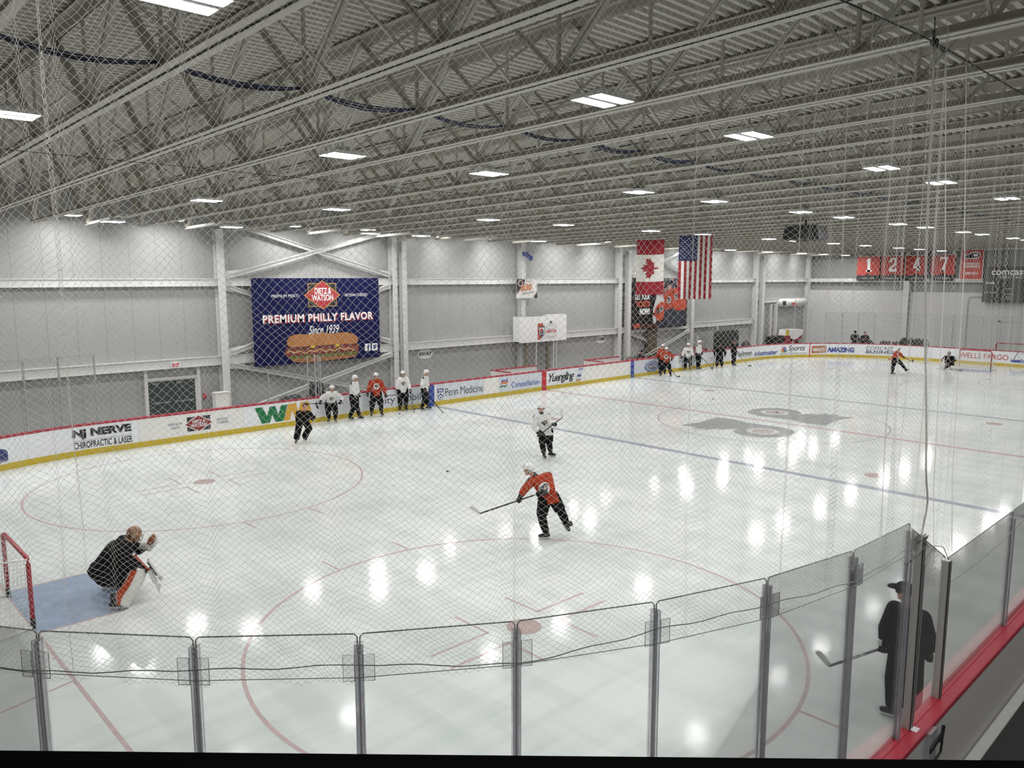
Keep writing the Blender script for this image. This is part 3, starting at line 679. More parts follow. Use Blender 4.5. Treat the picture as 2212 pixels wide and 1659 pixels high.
# ---------------------------------------------------------------- lacing cables along the glass
MB().tube([(near_path(t_)[0]+near_path(t_)[1]*-.28+Vector((0, 0, 10.3+(.35 if t_ > 24 else 0))))*FT for t_ in (-8.9, -5.18, -1.47, 2.21, 6.01, 9.74, 13.43, 17.14, 20.85, 24.78, 28.85)], .0035, 5)
cb = MB(); pts = []
for i in range(2, len(PT2)-1):
    for j in range(8):
        f = j/8; t_ = PT2[i]+(PT2[i+1]-PT2[i])*f
        hz0 = {3: 10.36, 4: 10.58, 5: 10.62, 6: 10.28, 7: 10.62, 8: 10.6, 9: 10.4}.get(i, 10.5); hz1 = {3: 10.36, 4: 10.58, 5: 10.62, 6: 10.28, 7: 10.62, 8: 10.6, 9: 10.4}.get(i+1, 10.6)
        p, nr = near_path(t_); pts.append((p+nr*-.27+Vector((0, 0, hz0+(hz1-hz0)*f+.03*math.sin(3*t_))))*FT)
tag(MB().tube(pts, .004, 5).build('net_rope', M_edge), 'dark rope lacing the lower edge of the corner net to the clips', 'rope')
pts = [(near_path(t_)[0]+near_path(t_)[1]*-.29+Vector((0, 0, z)))*FT for t_, z in zip(PT2[2:], (10.33, 10.33, 10.32, 10.3, 10.27, 10.25, 10.2, 10.25, 10.35))]
tag(MB().tube(pts, .003, 5).build('steel_cable', M_edge), 'straight thin cable tight between the corner glass posts below the net', 'cable')
pts = [V(33.0, -42.8, 8.1), V(36, -42.8, 8.0), V(39, -42.8, 8.05), V(41.8, -42.8, 8.25), V(46, -42.8, 8.3), V(50.2, -42.8, 8.4)]
tag(MB().tube(pts, .004, 5).build('net_rope', M_edge), 'dark rope along the lower edge of the side net right of the gate', 'rope')
# knot, thick hanging rope, overhead cable
M_rope = mat('rope_grey', (.55, .54, .50), .8, noise=.25, nscale=60)
pts = []
for i in range(41):
    f = i/40; z = 26.5-16.0*f
    x = 28.4+1.75*f+.10*math.sin(f*9)*f + (.35*math.exp(-((f-.93)/.05)**2)); pts.append(V(x, -42.5+.15*math.sin(f*6)*f, z))
pts += [V(30.0, -42.6, 10.45), V(29.75, -42.7, 10.4)]
tag(MB().tube(pts, .011, 7).build('net_rope', M_rope, smooth=True), 'thick grey rope hanging from the roof cable down to the gate post', 'rope')
kn = MB()
for i in range(14):
    a = random.random()*6.3; p = V(29.85, -42.66, 10.4)
    q = [p+Vector((.09*math.cos(a+j)*random.random(), .06*math.sin(a+j*2), .07*math.sin(j*1.7+i))) for j in range(6)]
    kn.tube(q, .006, 5)
kn.tube([V(28.85, -42.82, 10.15), V(29.2, -42.85, 10.25), V(29.6, -42.75, 10.4), V(29.85, -42.66, 10.45)], .014, 6)
kn.tube([V(28.2, -42.75, 10.05), V(28.85, -42.82, 10.15)], .009, 6)
kn.tube([V(30.1, -42.75, 9.7), V(31, -42.78, 10.0), V(32, -42.75, 9.7), V(32.85, -42.7, 9.0)], .004, 5)
tag(kn.build('rope_knot', mat('knot_grey', (.20, .19, .17), .8, noise=.3, nscale=50)), 'bundle of knotted grey cord on top of the gate post', 'knot')
o = MB().tube([V(14, -42.5, 26.0), V(21.8, -42.5, 26.3), V(28.3, -42.5, 26.6), V(38.3, -42.5, 26.6), V(60, -42.5, 26.65), V(200, -42.5, 26.7)], .008, 6).build('net_cable', M_black)
tag(o, 'dark steel cable carrying the top edge of the side net', 'cable')
tb = MB(); tb.ball(V(28.4, -42.5, 26.6), .04); tb.tube([V(28.2, -42.5, 26.9), V(28.5, -42.5, 26.5), V(28.9, -42.45, 26.55), V(29.4, -42.5, 26.5), V(29.6, -42.5, 26.6)], .015, 6); tb.tube([V(28.4, -42.5, 26.6), V(28.3, -42.5, 27.3)], .006, 5)
tag(tb.build('turnbuckle', M_black), 'black turnbuckle and shackle where the net cable meets the joist', 'turnbuckle')

# ---------------------------------------------------------------- protective netting
def netting(path, t0, t1, zlo, zhi, ds, dz, rad, gather, name, m, off=0.0, wob=0.12):
    ns = int((t1-t0)/ds); nz = int((zhi(0)-zlo)/dz) if callable(zhi) else int((zhi-zlo)/dz)
    P = np.zeros((nz+1, ns+1, 3))
    for j in range(nz+1):
        f = j/nz; z = zlo + dz*nz*f*(.78+.22*f)
        for i in range(ns+1):
            t = t0 + ds*(i + 0.5*(j % 2)); tt = t; bul = 0.0
            for g, a, wd in gather:
                e = math.exp(-((t-g)/wd)**2); tt -= a*(t-g)*e*(0.75+.25*math.sin(2.1*f*3+g)); bul += .25*a*e*math.sin((t-g)*9+3*f)
            tt += .05*math.sin(6*f*3.1+t*.7) * wob*3
            p, nr = path(tt)
            q = p + nr*(off + wob*math.sin(t*1.9+2.2*f) + .5*wob*math.sin(t*5.1-4*f) + bul)
            P[j, i] = (q.x*FT, q.y*FT, z*FT + .012*math.sin(t*3.7+j*.4))
    idx = np.arange((nz+1)*(ns+1)).reshape(nz+1, ns+1)
    E = []
    ev = np.arange(0, nz, 2); od = np.arange(1, nz, 2)
    E.append(np.stack([idx[ev].ravel(), idx[ev+1].ravel()], 1)); E.append(np.stack([idx[ev][:, 1:].ravel(), idx[ev+1][:, :-1].ravel()], 1))
    E.append(np.stack([idx[od].ravel(), idx[od+1].ravel()], 1)); E.append(np.stack([idx[od][:, :-1].ravel(), idx[od+1][:, 1:].ravel()], 1))
    E = np.concatenate(E); Q = P.reshape(-1, 3)
    A, B = Q[E[:, 0]], Q[E[:, 1]]; D = B-A; D /= np.linalg.norm(D, axis=1, keepdims=True)
    X = np.cross(D, np.array([.3, .2, .93])); X /= np.linalg.norm(X, axis=1, keepdims=True); Yv = np.cross(D, X)
    vs = []
    for S in (A, B):
        for k in range(3): a = 2*math.pi*k/3; vs.append(S + rad*(X*math.cos(a)+Yv*math.sin(a)))
    vs = np.stack(vs, 1).reshape(-1, 3); ne = len(E); b6 = np.arange(ne)[:, None, None]*6
    quads = (np.array([[0, 1, 4, 3], [1, 2, 5, 4], [2, 0, 3, 5]])[None] + b6).reshape(-1, 4)
    # knots
    kr = rad*2.0; off8 = np.array([[1,0,0],[-1,0,0],[0,1,0],[0,-1,0],[0,0,1],[0,0,-1]])*kr
    kv = (Q[:, None]+off8[None]).reshape(-1, 3); tri = np.array([[0,2,4],[2,1,4],[1,3,4],[3,0,4],[2,0,5],[1,2,5],[3,1,5],[0,3,5]])
    kt = (tri[None]+np.arange(len(Q))[:, None, None]*6).reshape(-1, 3) + len(vs)
    V_ = np.concatenate([vs, kv]); me = bpy.data.meshes.new(name)
    me.vertices.add(len(V_)); me.vertices.foreach_set('co', V_.ravel())
    nl = quads.size + kt.size; me.loops.add(nl); me.loops.foreach_set('vertex_index', np.concatenate([quads.ravel(), kt.ravel()]).astype(np.int32))
    npoly = len(quads)+len(kt); me.polygons.add(npoly)
    me.polygons.foreach_set('loop_start', np.concatenate([np.arange(len(quads))*4, quads.size+np.arange(len(kt))*3]).astype(np.int32))
    me.update(calc_edges=True); me.validate()
    me.materials.append(m); o = bpy.data.objects.new(name, me); COL.objects.link(o); return o
M_net = mat('net_twine', (.85, .84, .82), .7, noise=.06)
nt = M_net.node_tree; b_ = nt.nodes['Principled BSDF']; tl = nt.nodes.new('ShaderNodeBsdfTranslucent'); tl.inputs[0].default_value = (.88, .87, .85, 1)   # thin white nylon lets light through
mxs = nt.nodes.new('ShaderNodeMixShader'); mxs.inputs[0].default_value = .78; nt.links.new(b_.outputs[0], mxs.inputs[1]); nt.links.new(tl.outputs[0], mxs.inputs[2]); nt.links.new(mxs.outputs[0], nt.nodes['Material Output'].inputs[0])
G1 = [(3.4, .55, 1.1), (6.45, .5, .5), (9.2, .35, .8), (13.4, .55, 1.0), (18.0, .5, .7), (21.35, .6, .35), (23.5, .6, .5), (27.0, .5, .6), (-1.5, .4, 1)]
o = netting(near_path, -3.0, 29.6, 10.2, 27.2, .17, .086, .00105, G1, 'safety_net', M_net, -.22)
tag(o, 'white diamond mesh safety net hanging above the near corner glass', 'net', kind='thing')
o = netting(near_path, 29.5, 150, 8.3, 26.6, .24, .12, .0008, [(31.6, .5, .5), (37.0, .5, .7)], 'safety_net', M_net, -.1, .045)
tag(o, 'white mesh safety net along the near side seen almost edge on at the right', 'net', kind='thing')
for x, l in ((31.6, 'nearer the thick rope'), (33.6, 'further from the thick rope')):
    tag(MB().tube([V(x-2, -42.45, 26.5), V(x-.8, -42.5, 20), V(x, -42.4, 12), V(x+.3, -42.5, 9)], .0045, 5).build('net_string', M_net), 'pale string hanging in the side net, the one ' + l, 'string')

# ---------------------------------------------------------------- balcony rail in front of the camera
t = empty('balcony_rail', V(3.2, -50.2, 17.6), 0, 'dark out of focus rail along the bottom edge in front of the viewer', 'rail')
fh = Vector((fw.x, fw.y, 0)).normalized()
def eye(px, py, dep): return CAM + (fw + rt2*((px-1106)/FPX) - up2*((py-829.5)/FPX))*dep
a, e = eye(0, 1621, .762), eye(2212, 1643, .762); d = (e-a).normalized(); c = (a+e)/2 - Vector((0, 0, .045))
mb = MB(); a = c - d*2.5 - fh*.035; e = c + d*2.5 - fh*.035
mb.beam(a, e, .07, .09); mb.build('top_rail', mat('rail_black', (.002, .002, .002), 1.0, spec=0.0), t, False, True)
for k in (-1.9, -.9, .9, 1.9):
    mb = MB(); q = c + d*k - fh*.035; mb.beam(q - Vector((0, 0, .05)), q - Vector((0, 0, 1.05)), .05, .05, (1, 0, 0)); mb.build('baluster', M_black, t, False, True)
mb = MB(); q = c - Vector((0, 0, 1.15)); A = [q-d*2.6-fh*.0, q+d*2.6-fh*0, q+d*2.6-fh*3, q-d*2.6-fh*3]
mb.add([tuple(p) for p in A]+[tuple(p-Vector((0, 0, .2))) for p in A], [(0, 1, 2, 3), (7, 6, 5, 4), (0, 4, 5, 1), (1, 5, 6, 2), (2, 6, 7, 3), (3, 7, 4, 0)]); struct('floor_balcony', mb, M_rubber)
# ---------------------------------------------------------------- steel frame on the far wall
def trim(n, mb, m=None): return struct('trim_%d' % n, mb, m or M_colw)
tn = [3]
def nt_(): tn[0] += 1; return tn[0]
def hcol(x, y0, y1, wd, z1, fl=.06):
    mb = MB(); mb.box(V(x-wd/2, y0, 0), V(x+wd/2, y0+fl, z1)); mb.box(V(x-wd/2, y1-fl, 0), V(x+wd/2, y1, z1)); mb.box(V(x-.04, y0+fl, 0), V(x+.04, y1-fl, z1)); return mb
cols = [(18.4, 'at the left edge of the far wall', 1.05, 0), (47.5, 'left of the blue sandwich banner', 1.05, 0), (76.3, 'right of the blue sandwich banner, first of a close pair', .95, 0), (77.85, 'right of the blue sandwich banner, second of a close pair', .9, 1),
        (105.6, 'behind the white raised booth', 1.1, 0), (134.8, 'left of the black ticket banner, first of a close pair', 1.1, 0), (137.4, 'left of the black ticket banner, second of a close pair', 1.1, 1), (162.6, 'right of the striped flag', 1.2, 0),
        (192.6, 'near the far left corner, first of a close pair', 1.2, 0), (195.2, 'near the far left corner, second of a close pair', 1.2, 1), (222.6, 'in the far left corner of the hall', 1.4, 0)]
for x, l, wd, k in cols:
    mb = hcol(x, 53.7 if not k else 53.2, 54.9 if not k else 54.2, wd, 26.2 if not k else 25.4)
    tag(mb.build('steel_column', M_colw), 'white steel column ' + l, 'column')
def girt(z0, z1, xs, y=54.25):
    mb = MB()
    for a, b in xs:
        mb.box(V(a, y, z0), V(b, y+.05, z1)); mb.box(V(a, y, z1-.06), V(b, 55, z1)); mb.box(V(a, y, z0), V(b, y+.5, z0+.06)); mb.box(V(a, y-.12, z1-.12), V(b, y, z1)); mb.box(V(a, y-.12, z0), V(b, y, z0+.12))
    return mb
trim(nt_(), girt(18.45, 19.5, [(X0, 222)])); trim(nt_(), girt(7.6, 8.85, [(X0, 191.8)])); trim(nt_(), girt(12.9, 13.9, [(195.6, 222)]))
mb = MB(); mb.beam(V(223.2, 54.5, 18.9), V(223.2, -50, 18.9), .5*FT, 1.0*FT); trim(nt_(), mb)
mb = MB(); mb.box(V(222.95, -50, 26.35), V(223.5, 54, 26.9)); trim(nt_(), mb)
for y in (27.0, -1.0):
    e = MB(); e.box(V(222.6, y-.75, 0), V(222.68, y+.75, 26)); e.box(V(223.9, y-.75, 0), V(223.98, y+.75, 26)); e.box(V(222.68, y-.05, 0), V(223.9, y+.05, 26))
    tag(e.build('steel_column', M_colw), 'white steel column on the end wall ' + ('between the second and third number banners' if y > 0 else 'behind the scoreboard'), 'column')
# diagonal bracing
def brace(xa, za, xb, zb, l, y=53.95, wd=.62):
    mb = MB(); p, q = V(xa, y, za), V(xb, y, zb); mb.beam(p, q, .08*FT, wd*FT, (0, 0, 1)); mb.beam(p-Vector((0, .2*FT, .26*FT)), q-Vector((0, .2*FT, .26*FT)), .4*FT, .08*FT); mb.beam(p-Vector((0, .2*FT, -.26*FT)), q-Vector((0, .2*FT, -.26*FT)), .4*FT, .08*FT)
    for x, z, s in ((xa, za, 1), (xb, zb, -1)):
        dxx = s*1.6; mb.add([V(x-s*.6, y+.05, z-.5), V(x+dxx, y+.05, z-.3+ (zb-za)/(xb-xa)*dxx), V(x+dxx, y+.05, z+.4+(zb-za)/(xb-xa)*dxx), V(x-s*.6, y+.05, z+.6)], [(0, 1, 2, 3)])
    return tag(mb.build('diagonal_brace', M_colw), 'white diagonal steel brace ' + l, 'brace')
for xa, xb, nm in ((48.2, 75.8, 'blue sandwich banner'), (138.4, 162, 'black ticket banner')):
    brace(xa+.6, 19.9, xb-.6, 26.9, 'rising to the right above the ' + nm); brace(xa+.6, 27.2, xb-.6, 20.0, 'falling to the right above the ' + nm, 54.25)
    brace(xa+.6, 9.2, xb-.6, 18.3, 'rising to the right behind the ' + nm, 54.1); brace(xa+.6, 18.3, xb-.6, 9.2, 'falling to the right behind the ' + nm, 54.35)
    brace(xa+.6, .6, xb-.6, 7.2, 'rising to the right below the ' + nm); brace(xa+.6, 7.4, xb-.6, .8, 'falling to the right below the ' + nm, 54.25)

# ---------------------------------------------------------------- double door, exit sign, small wall items
M_door = mat('door_dark', (.045, .06, .058), .35)
d = empty('door_1', V(40.6, 54.7, 0)); d['kind'] = 'structure'
mb = MB(); mb.box(V(36.85, 54.5, 0), V(37.25, 55, 7.9)); mb.box(V(43.75, 54.5, 0), V(44.15, 55, 7.9)); mb.box(V(37.25, 54.5, 6.15), V(43.75, 55, 6.42)); mb.box(V(37.25, 54.6, 5.98), V(43.75, 55, 6.15)); mb.box(V(43.45, 54.6, 0), V(43.75, 55, 6)); mb.build('door_frame', M_colw, d, False, True)
for x0, x1 in ((37.35, 40.35), (40.45, 43.4)):
    mb = MB(); mb.box(V(x0, 54.7, 0), V(x1, 54.85, 5.98)); l = mb.build('door_leaf', M_door, d, False, True)
    e = MB(); e.box(V(x0+.2, 54.58, 3.0), V(x1-.2, 54.68, 3.2)); e.build('push_bar', mat('bar_grey', (.25, .27, .27), .35, metal=.4), d, False, True)
    e = MB(); e.box(V(x0+.5, 54.62, 5.55), V(x0+1.3, 54.7, 5.8)); e.build('door_closer', mat('closer_grey', (.2, .22, .22), .4), d, False, True)
mb = MB(); mb.box(V(40.28, 54.66, 0), V(40.52, 54.86, 5.98)); mb.build('astragal', M_door, d, False, True)
t = empty('exit_sign', V(40.75, 54.0, 8.0), 0, 'white exit sign with red letters above the dark double doors', 'sign')
mb = MB(); mb.box(V(40.2, 53.95, 7.7), V(41.35, 54.15, 8.45)); mb.build('sign_case', M_wtext, t, False, True)
def fwall(Y): return lambda u, v, off=.0: V(u, Y, v) - Vector((0, off, 0))
lettering(fwall(53.95), 'EXIT', 40.3, 41.25, 7.82, 8.32, M_pred, t, bold=.05)
for w_, x in (('AWAY', 83.1), ('HOME', 129.9)):
    t = empty('bench_sign', V(x, 54.95, 6.6), 0, 'white oval wall sign reading %s in black' % w_, 'sign')
    mb = MB(); a = ell(x, 6.62, 1.65, .82, 32); n = len(a); mb.add([V(u, 54.9, v) for u, v in a]+[V(u, 55, v) for u, v in a], [tuple(range(n))]+[(i, n+i, n+(i+1) % n, (i+1) % n) for i in range(n)]); mb.build('sign_plate', mat('sign_white', (.75, .75, .74), .5), t, False, True)
    lettering(fwall(54.9), w_, x-1.45, x+1.4, 6.3, 7.05, M_ink, t, bold=.02)
mb = MB(); mb.box(V(45.3, 52.5, 0), V(47.2, 53.6, 3.9)); mb.box(V(45.2, 52.4, 3.9), V(47.3, 53.65, 4.0)); tag(mb.build('small_box', mat('board_cream', (.8, .79, .76))), 'small white box with a lid beside the column right of the double doors', 'box')
mb = MB(); mb.box(V(44.6, 54.7, 3.0), V(44.9, 55, 3.7)); mb.ball(V(44.75, 54.6, 3.35), .05); tag(mb.build('fire_alarm', M_pred), 'small red alarm box on the wall right of the double doors', 'alarm')

# ---------------------------------------------------------------- banners on the far wall
def banner(x0, x1, z0, z1, Y, m, label, name='banner'):
    t = empty(name, V((x0+x1)/2, Y, z0), 0, label, 'banner')
    mb = MB(); n = 24
    vs = [V(x0+(x1-x0)*i/n, Y + .04*math.sin(i*.9) + dy, z) for dy in (0, .03) for z in (z0, z1) for i in range(n+1)]
    k = n+1; fs = []
    for i in range(n): fs += [(i, i+1, k+i+1, k+i), (2*k+i, 3*k+i, 3*k+i+1, 2*k+i+1), (i, 2*k+i, 2*k+i+1, i+1), (k+i, k+i+1, 3*k+i+1, 3*k+i)]
    mb.add(vs, fs); mb.build('banner_sheet', m, t, False, True)
    mb = MB()
    for x in (x0+.1, x1-.1): mb.tube([V(x, Y+.03, z1-.1), V(x, 54.14, z1-.1)], .008, 5)
    mb.build('banner_tie', M_alu, t, False, True)
    return t
BY = 53.35; f = fwall(BY-.06)
t = banner(51.55, 72.85, 7.0, 19.55, BY, mat('banner_blue', (.006, .008, .06), .6, noise=.3, nscale=1.2, spec=.15), 'large dark blue banner with a long sandwich and white lettering')
cx = 62.7; M_gold2 = c_('print_gold', .5, .27, .08)
art('diamond_logo', [(rect(60.3, 15.3, 65.1, 18.8), M_gold2), (rect(60.42, 15.42, 64.98, 18.68), M_ink), ([(59.6, 17.0), (cx, 19.25), (65.8, 17.0), (cx, 14.85)], M_gold2), ([(59.85, 17.0), (cx, 19.08), (65.55, 17.0), (cx, 15.02)], c_('print_red', .42, .02, .03))], t, f)
lettering(f, 'DIETZ &', 61.4, 64.2, 17.15, 18.1, M_wtext, t, off=.011, bold=.03); lettering(f, 'WATSON', 60.9, 64.5, 16.15, 17.1, M_wtext, t, off=.011, bold=.03)
lettering(f, 'PREMIUM MEATS', 54.5, 58.8, 16.75, 17.2, M_wtext, t); lettering(f, 'ARTISAN CHEESES', 66.5, 70.6, 16.75, 17.2, M_wtext, t)
def serif_text(fn, txt, u0, u1, v0, v1, m, par, off=.006):
    lettering(fn, txt, u0, u1, v0, v1, m, par, off=off, bold=.025)
lettering(f, 'PREMIUM PHILLY FLAVOR', 53.15, 71.75, 12.98, 14.18, c_('print_red', .42, .02, .03), t, off=.004, bold=.04, space=1.1)
lettering(f, 'PREMIUM PHILLY FLAVOR', 53.0, 71.6, 13.1, 14.3, M_wtext, t, off=.008, bold=.03, space=1.1)
lettering(f, 'Since 1939', 60.2, 65.4, 11.2, 12.5, M_wtext, t, shear=.35, bold=.01)
# sandwich print
def blob(pts, k=3):
    for _ in range(k):
        q = []
        for i in range(len(pts)):
            a, b = pts[i], pts[(i+1) % len(pts)]; q += [(a[0]*.75+b[0]*.25, a[1]*.75+b[1]*.25), (a[0]*.25+b[0]*.75, a[1]*.25+b[1]*.75)]
        pts = q
    return pts
M_bun = mat('print_bun', (.42, .17, .05), .5, noise=.35, nscale=1.4); M_meat = mat('print_meat', (.13, .03, .02), .5, noise=.7, nscale=2.5); M_let = mat('print_lettuce', (.12, .17, .03), .5, noise=.6, nscale=4); M_che = mat('print_cheese', (.65, .48, .2), .5); M_must = c_('print_mustard', .62, .45, .03); M_meat2 = mat('print_meat_red', (.26, .05, .03), .5, noise=.6, nscale=3)
rng = random.Random(3)
top_ = [(56.5, 10.3), (57.0, 11.15), (58.6, 11.4), (60.5, 11.15), (62.4, 11.45), (64.2, 11.1), (66.3, 11.35), (68.1, 10.9), (68.8, 10.2), (68.6, 9.3), (66, 9.5), (60, 9.5), (56.8, 9.4)]
parts = [(blob([(56.0, 8.6), (56.5, 9.7), (62, 9.9), (68.6, 9.7), (69.0, 8.4), (68.2, 7.4), (62, 7.3), (57, 7.5)]), M_meat),
         (blob([(57.0, 7.9), (62, 7.7), (68.3, 7.8), (68.4, 7.25), (62, 7.05), (57.6, 7.1)]), mat('print_bun_low', (.30, .12, .04), .5, noise=.3))]
parts.append(([blob([(57+i*.72, 7.95+.2*rng.random()), (57.5+i*.72, 8.15+.2*rng.random()), (57.75+i*.72, 7.8), (57.2+i*.72, 7.6)]) for i in range(16)], M_let))
parts.append(([blob([(56.3+i*.78, 8.5+.4*rng.random()), (56.9+i*.78, 9.1+.3*rng.random()), (57.2+i*.78, 8.6), (56.7+i*.78, 8.2)]) for i in range(16)], M_meat2))
wv = [(56.6+i*.2, 8.75+.16*math.sin(i*.75)+.1*math.sin(i*.31)) for i in range(58)]
parts.append((wv + [(u, v-.14) for u, v in reversed(wv)], M_che)); parts.append((blob(top_), M_bun)); parts.append(([ell(60.8, 9.35, .45, .2, 14), ell(65.0, 9.3, .45, .2, 14)], M_must))
art('sandwich_print', parts, t, f)
art('icon', [([rect(69.95, 8.1, 71.0, 9.25), rect(71.25, 8.1, 72.3, 9.25)], M_wtext)], t, f)
lettering(f, 'f', 70.35, 70.8, 8.15, 9.1, M_navy, t, off=.009, bold=.06); shape(f, blob([(71.4, 8.4), (71.9, 8.35), (72.15, 8.8), (72.1, 9.1), (71.8, 8.95), (71.4, 9.1), (71.6, 8.75)], 2), M_navy, t, 'icon', .009)
# ticket banner
BY = 53.05
t = banner(138.0, 158.9, 8.35, 19.55, BY, mat('banner_black', (.012, .010, .010), .6, spec=.15), 'large black banner with three orange shirted players and ticket lettering')
f = fwall(BY-.06)
M_or = c_('print_orange', .45, .06, .025); M_sk = c_('print_skin', .42, .25, .19); M_dk = c_('print_navy_dark', .02, .025, .04)
crowd = mat('print_crowd', (.25, .22, .26), .5, noise=.9, nscale=2.2)
lettering(f, 'GET YOUR', 138.9, 144.3, 14.8, 16.1, M_wtext, t, bold=.02); lettering(f, 'TICKETS', 139.2, 144.3, 13.2, 14.5, M_or, t, bold=.05); lettering(f, 'NOW!', 140.7, 144.3, 11.5, 12.9, M_wtext, t, bold=.05)
cr = [([ell(146+12.5*rng.random(), 15.9+3.5*rng.random(), .25+.3*rng.random(), .25+.3*rng.random(), 8) for _ in range(44)], c_('print_crowd%d' % k, *cc)) for k, cc in enumerate(((.36, .33, .38), (.05, .05, .09), (.4, .22, .18), (.16, .13, .25), (.03, .03, .04)))]
M_pale = c_('print_pale', .5, .5, .5); M_or2 = c_('print_orange_deep', .33, .04, .015)
def pem(cx, cy, k): return [(ell(cx, cy, .95*k, .95*k, 18), M_pale), ([[(cx-.8*k, cy+.55*k), (cx+.1*k, cy+.7*k), (cx+.1*k, cy-.7*k), (cx-.25*k, cy-.75*k), (cx-.3*k, cy-.2*k), (cx-.6*k, cy-.05*k), (cx-.4*k, cy+.05*k), (cx-.75*k, cy+.25*k)], ell(cx+.25*k, cy+.15*k, .52*k, .5*k, 16)], M_ink), (ell(cx+.3*k, cy+.15*k, .24*k, .24*k, 12), M_pale)]
art('player_print', [(rect(146.5, 15.2, 158.8, 19.5), crowd)] + cr + [
    (blob([(149.2, 8.5), (149.4, 12.8), (153.6, 12.9), (158.3, 12.8), (158.6, 8.5)], 1), M_dk), ([rect(151.3, 8.5, 151.6, 12), rect(155.2, 8.5, 155.45, 12)], c_('print_line', .08, .09, .13)),
    (blob([(149.3, 12.4), (148.9, 14.2), (149.5, 16.2), (151.0, 16.9), (152.4, 16.7), (153.4, 15.8), (153.2, 12.3)]), M_or2), (blob([(152.9, 12.2), (153.1, 15.6), (153.8, 17.0), (155.2, 17.5), (157.0, 17.1), (158.2, 15.8), (158.7, 13.0), (158.2, 12.0)]), M_or),
    (blob([(150.2, 16.5), (152.3, 17.2), (154.5, 17.2), (153.4, 16.3)]), M_or2),
    ([ell(151.5, 17.7, .6, .85, 14), ell(155.2, 18.3, .6, .85, 14)], M_sk), ([ell(151.5, 18.3, .62, .4, 14), ell(155.2, 18.95, .62, .4, 14)], M_ink),
    (blob([(145.3, 11.6), (146.0, 14.0), (147.0, 15.8), (149.2, 15.7), (149.9, 14.0), (148.0, 12.6), (146.2, 11.9)]), M_pale), (blob([(147.4, 16.0), (147.6, 17.2), (148.6, 17.5), (149.4, 16.8), (149.3, 15.6), (148.4, 15.2)]), c_('print_mask', .40, .30, .28)), (ell(148.5, 16.2, .4, .45, 10), M_sk),
    (blob([(145.9, 12.3), (147.0, 13.6), (149.4, 14.6), (149.9, 12.0), (149.4, 10.0), (146.9, 9.9), (146.6, 11.3)]), M_or), (ell(147.3, 12.2, .6, .7, 14), M_ink), (blob([(145.1, 11.2), (146.7, 11.2), (146.8, 9.0), (146.0, 8.8)]), M_pale), (rect(145.1, 11.1, 146.7, 11.5), M_or2), (rect(147.2, 8.5, 149.5, 9.9), M_dk)] + pem(151.5, 14.6, .85) + pem(154.3, 15.3, .8) + pem(148.6, 12.6, .75) + [
    (rect(138.1, 8.45, 147.2, 9.5), c_('print_maroon', .05, .006, .006)), (blob([(138.3, 8.7), (138.6, 9.6), (140.4, 9.8), (141.0, 9.0), (140.2, 8.6)]), M_or2)], t, f)
# number 30 banner on the column
t = banner(103.2, 108.7, 15.8, 19.3, 53.2, c_('banner_white', .7, .69, .66), 'small white banner with an orange number on the column above the raised booth')
f = fwall(53.12)
art('corner_print', [([(103.2, 19.3), (105.4, 19.3), (105.2, 18.5), (103.3, 16.6)], c_('print_maroon_dark', .05, .02, .02)), ([(107.8, 15.8), (108.7, 15.8), (108.7, 16.9), (107.9, 16.2)], c_('print_maroon_dark', .05, .02, .02)), (ell(104.2, 18.6, .6, .6, 18), M_wtext), (ell(104.2, 18.6, .48, .48, 18), c_('print_maroon_dark', .05, .02, .02))], t, f)
lettering(f, '#30', 104.3, 107.2, 17.0, 18.4, c_('print_orange2', .6, .16, .03), t, shear=.1, bold=.02, skew=.15); lettering(f, 'Happy', 105.6, 107.4, 18.8, 19.1, M_ink, t, shear=.3); lettering(f, 'Anniversary', 104.6, 107.9, 16.3, 16.8, M_ink, t, shear=.3, skew=.45)

# ---------------------------------------------------------------- raised booth over the penalty boxes
t = empty('raised_booth', V(109, 53, 0), 0, 'white raised booth on posts with a small team panel, above the centre boards', 'booth')
M_bw = mat('booth_white', (.82, .82, .82), .45)
mb = MB(); mb.box(V(102.8, 51.9, 7.5), V(115.7, 52.0, 12.35)); mb.box(V(102.8, 52.0, 7.5), V(102.9, 53.65, 12.4)); mb.box(V(115.6, 52.0, 7.5), V(115.7, 53.65, 12.3)); mb.box(V(102.8, 52, 7.5), V(115.7, 53.65, 7.7)); mb.build('booth_body', M_bw, t, False, True)
mb = MB(); mb.box(V(110.5, 52.2, 12.3), V(115.9, 53.65, 12.5)); mb.build('booth_lid', M_bw, t, False, True)
M_brn = mat('booth_post_brown', (.22, .19, .15), .6)
for x in (105.6, 111.5):
    mb = MB(); mb.box(V(x-.35, 52.6, 0), V(x+.35, 53.2, 7.5)); mb.build('leg', M_brn, t, False, True)
for x in (107.6, 112.4, 113.2):
    mb = MB(); mb.box(V(x-.1, 52.2, 0), V(x+.1, 52.4, 7.5)); mb.build('leg', M_colw, t, False, True)
f = fwall(51.9)
M_pan = c_('panel_offwhite', .72, .72, .72)
art('team_panel', [(rect(107.6, 7.9, 112.9, 11.0), M_pan), ([(107.6, 7.9), (108.3, 7.9), (109.3, 8.9), (109.3, 10.2), (108.9, 11.0), (107.6, 11.0)], M_or), ([(107.9, 10.4), (109.5, 10.4), (109.5, 8.9), (108.7, 8.2), (107.9, 8.9)], M_dgrey), ([(108.05, 10.2), (109.35, 10.2), (109.35, 9.0), (108.7, 8.4), (108.05, 9.0)], c_('panel_offwhite', .72, .72, .72)), (rect(108.2, 9.0, 109.2, 9.7), M_navy), (rect(108.35, 9.3, 108.9, 10.0), M_or), ([(108.25, 8.9), (109.15, 8.9), (108.7, 8.45)], M_ink)], t, f)
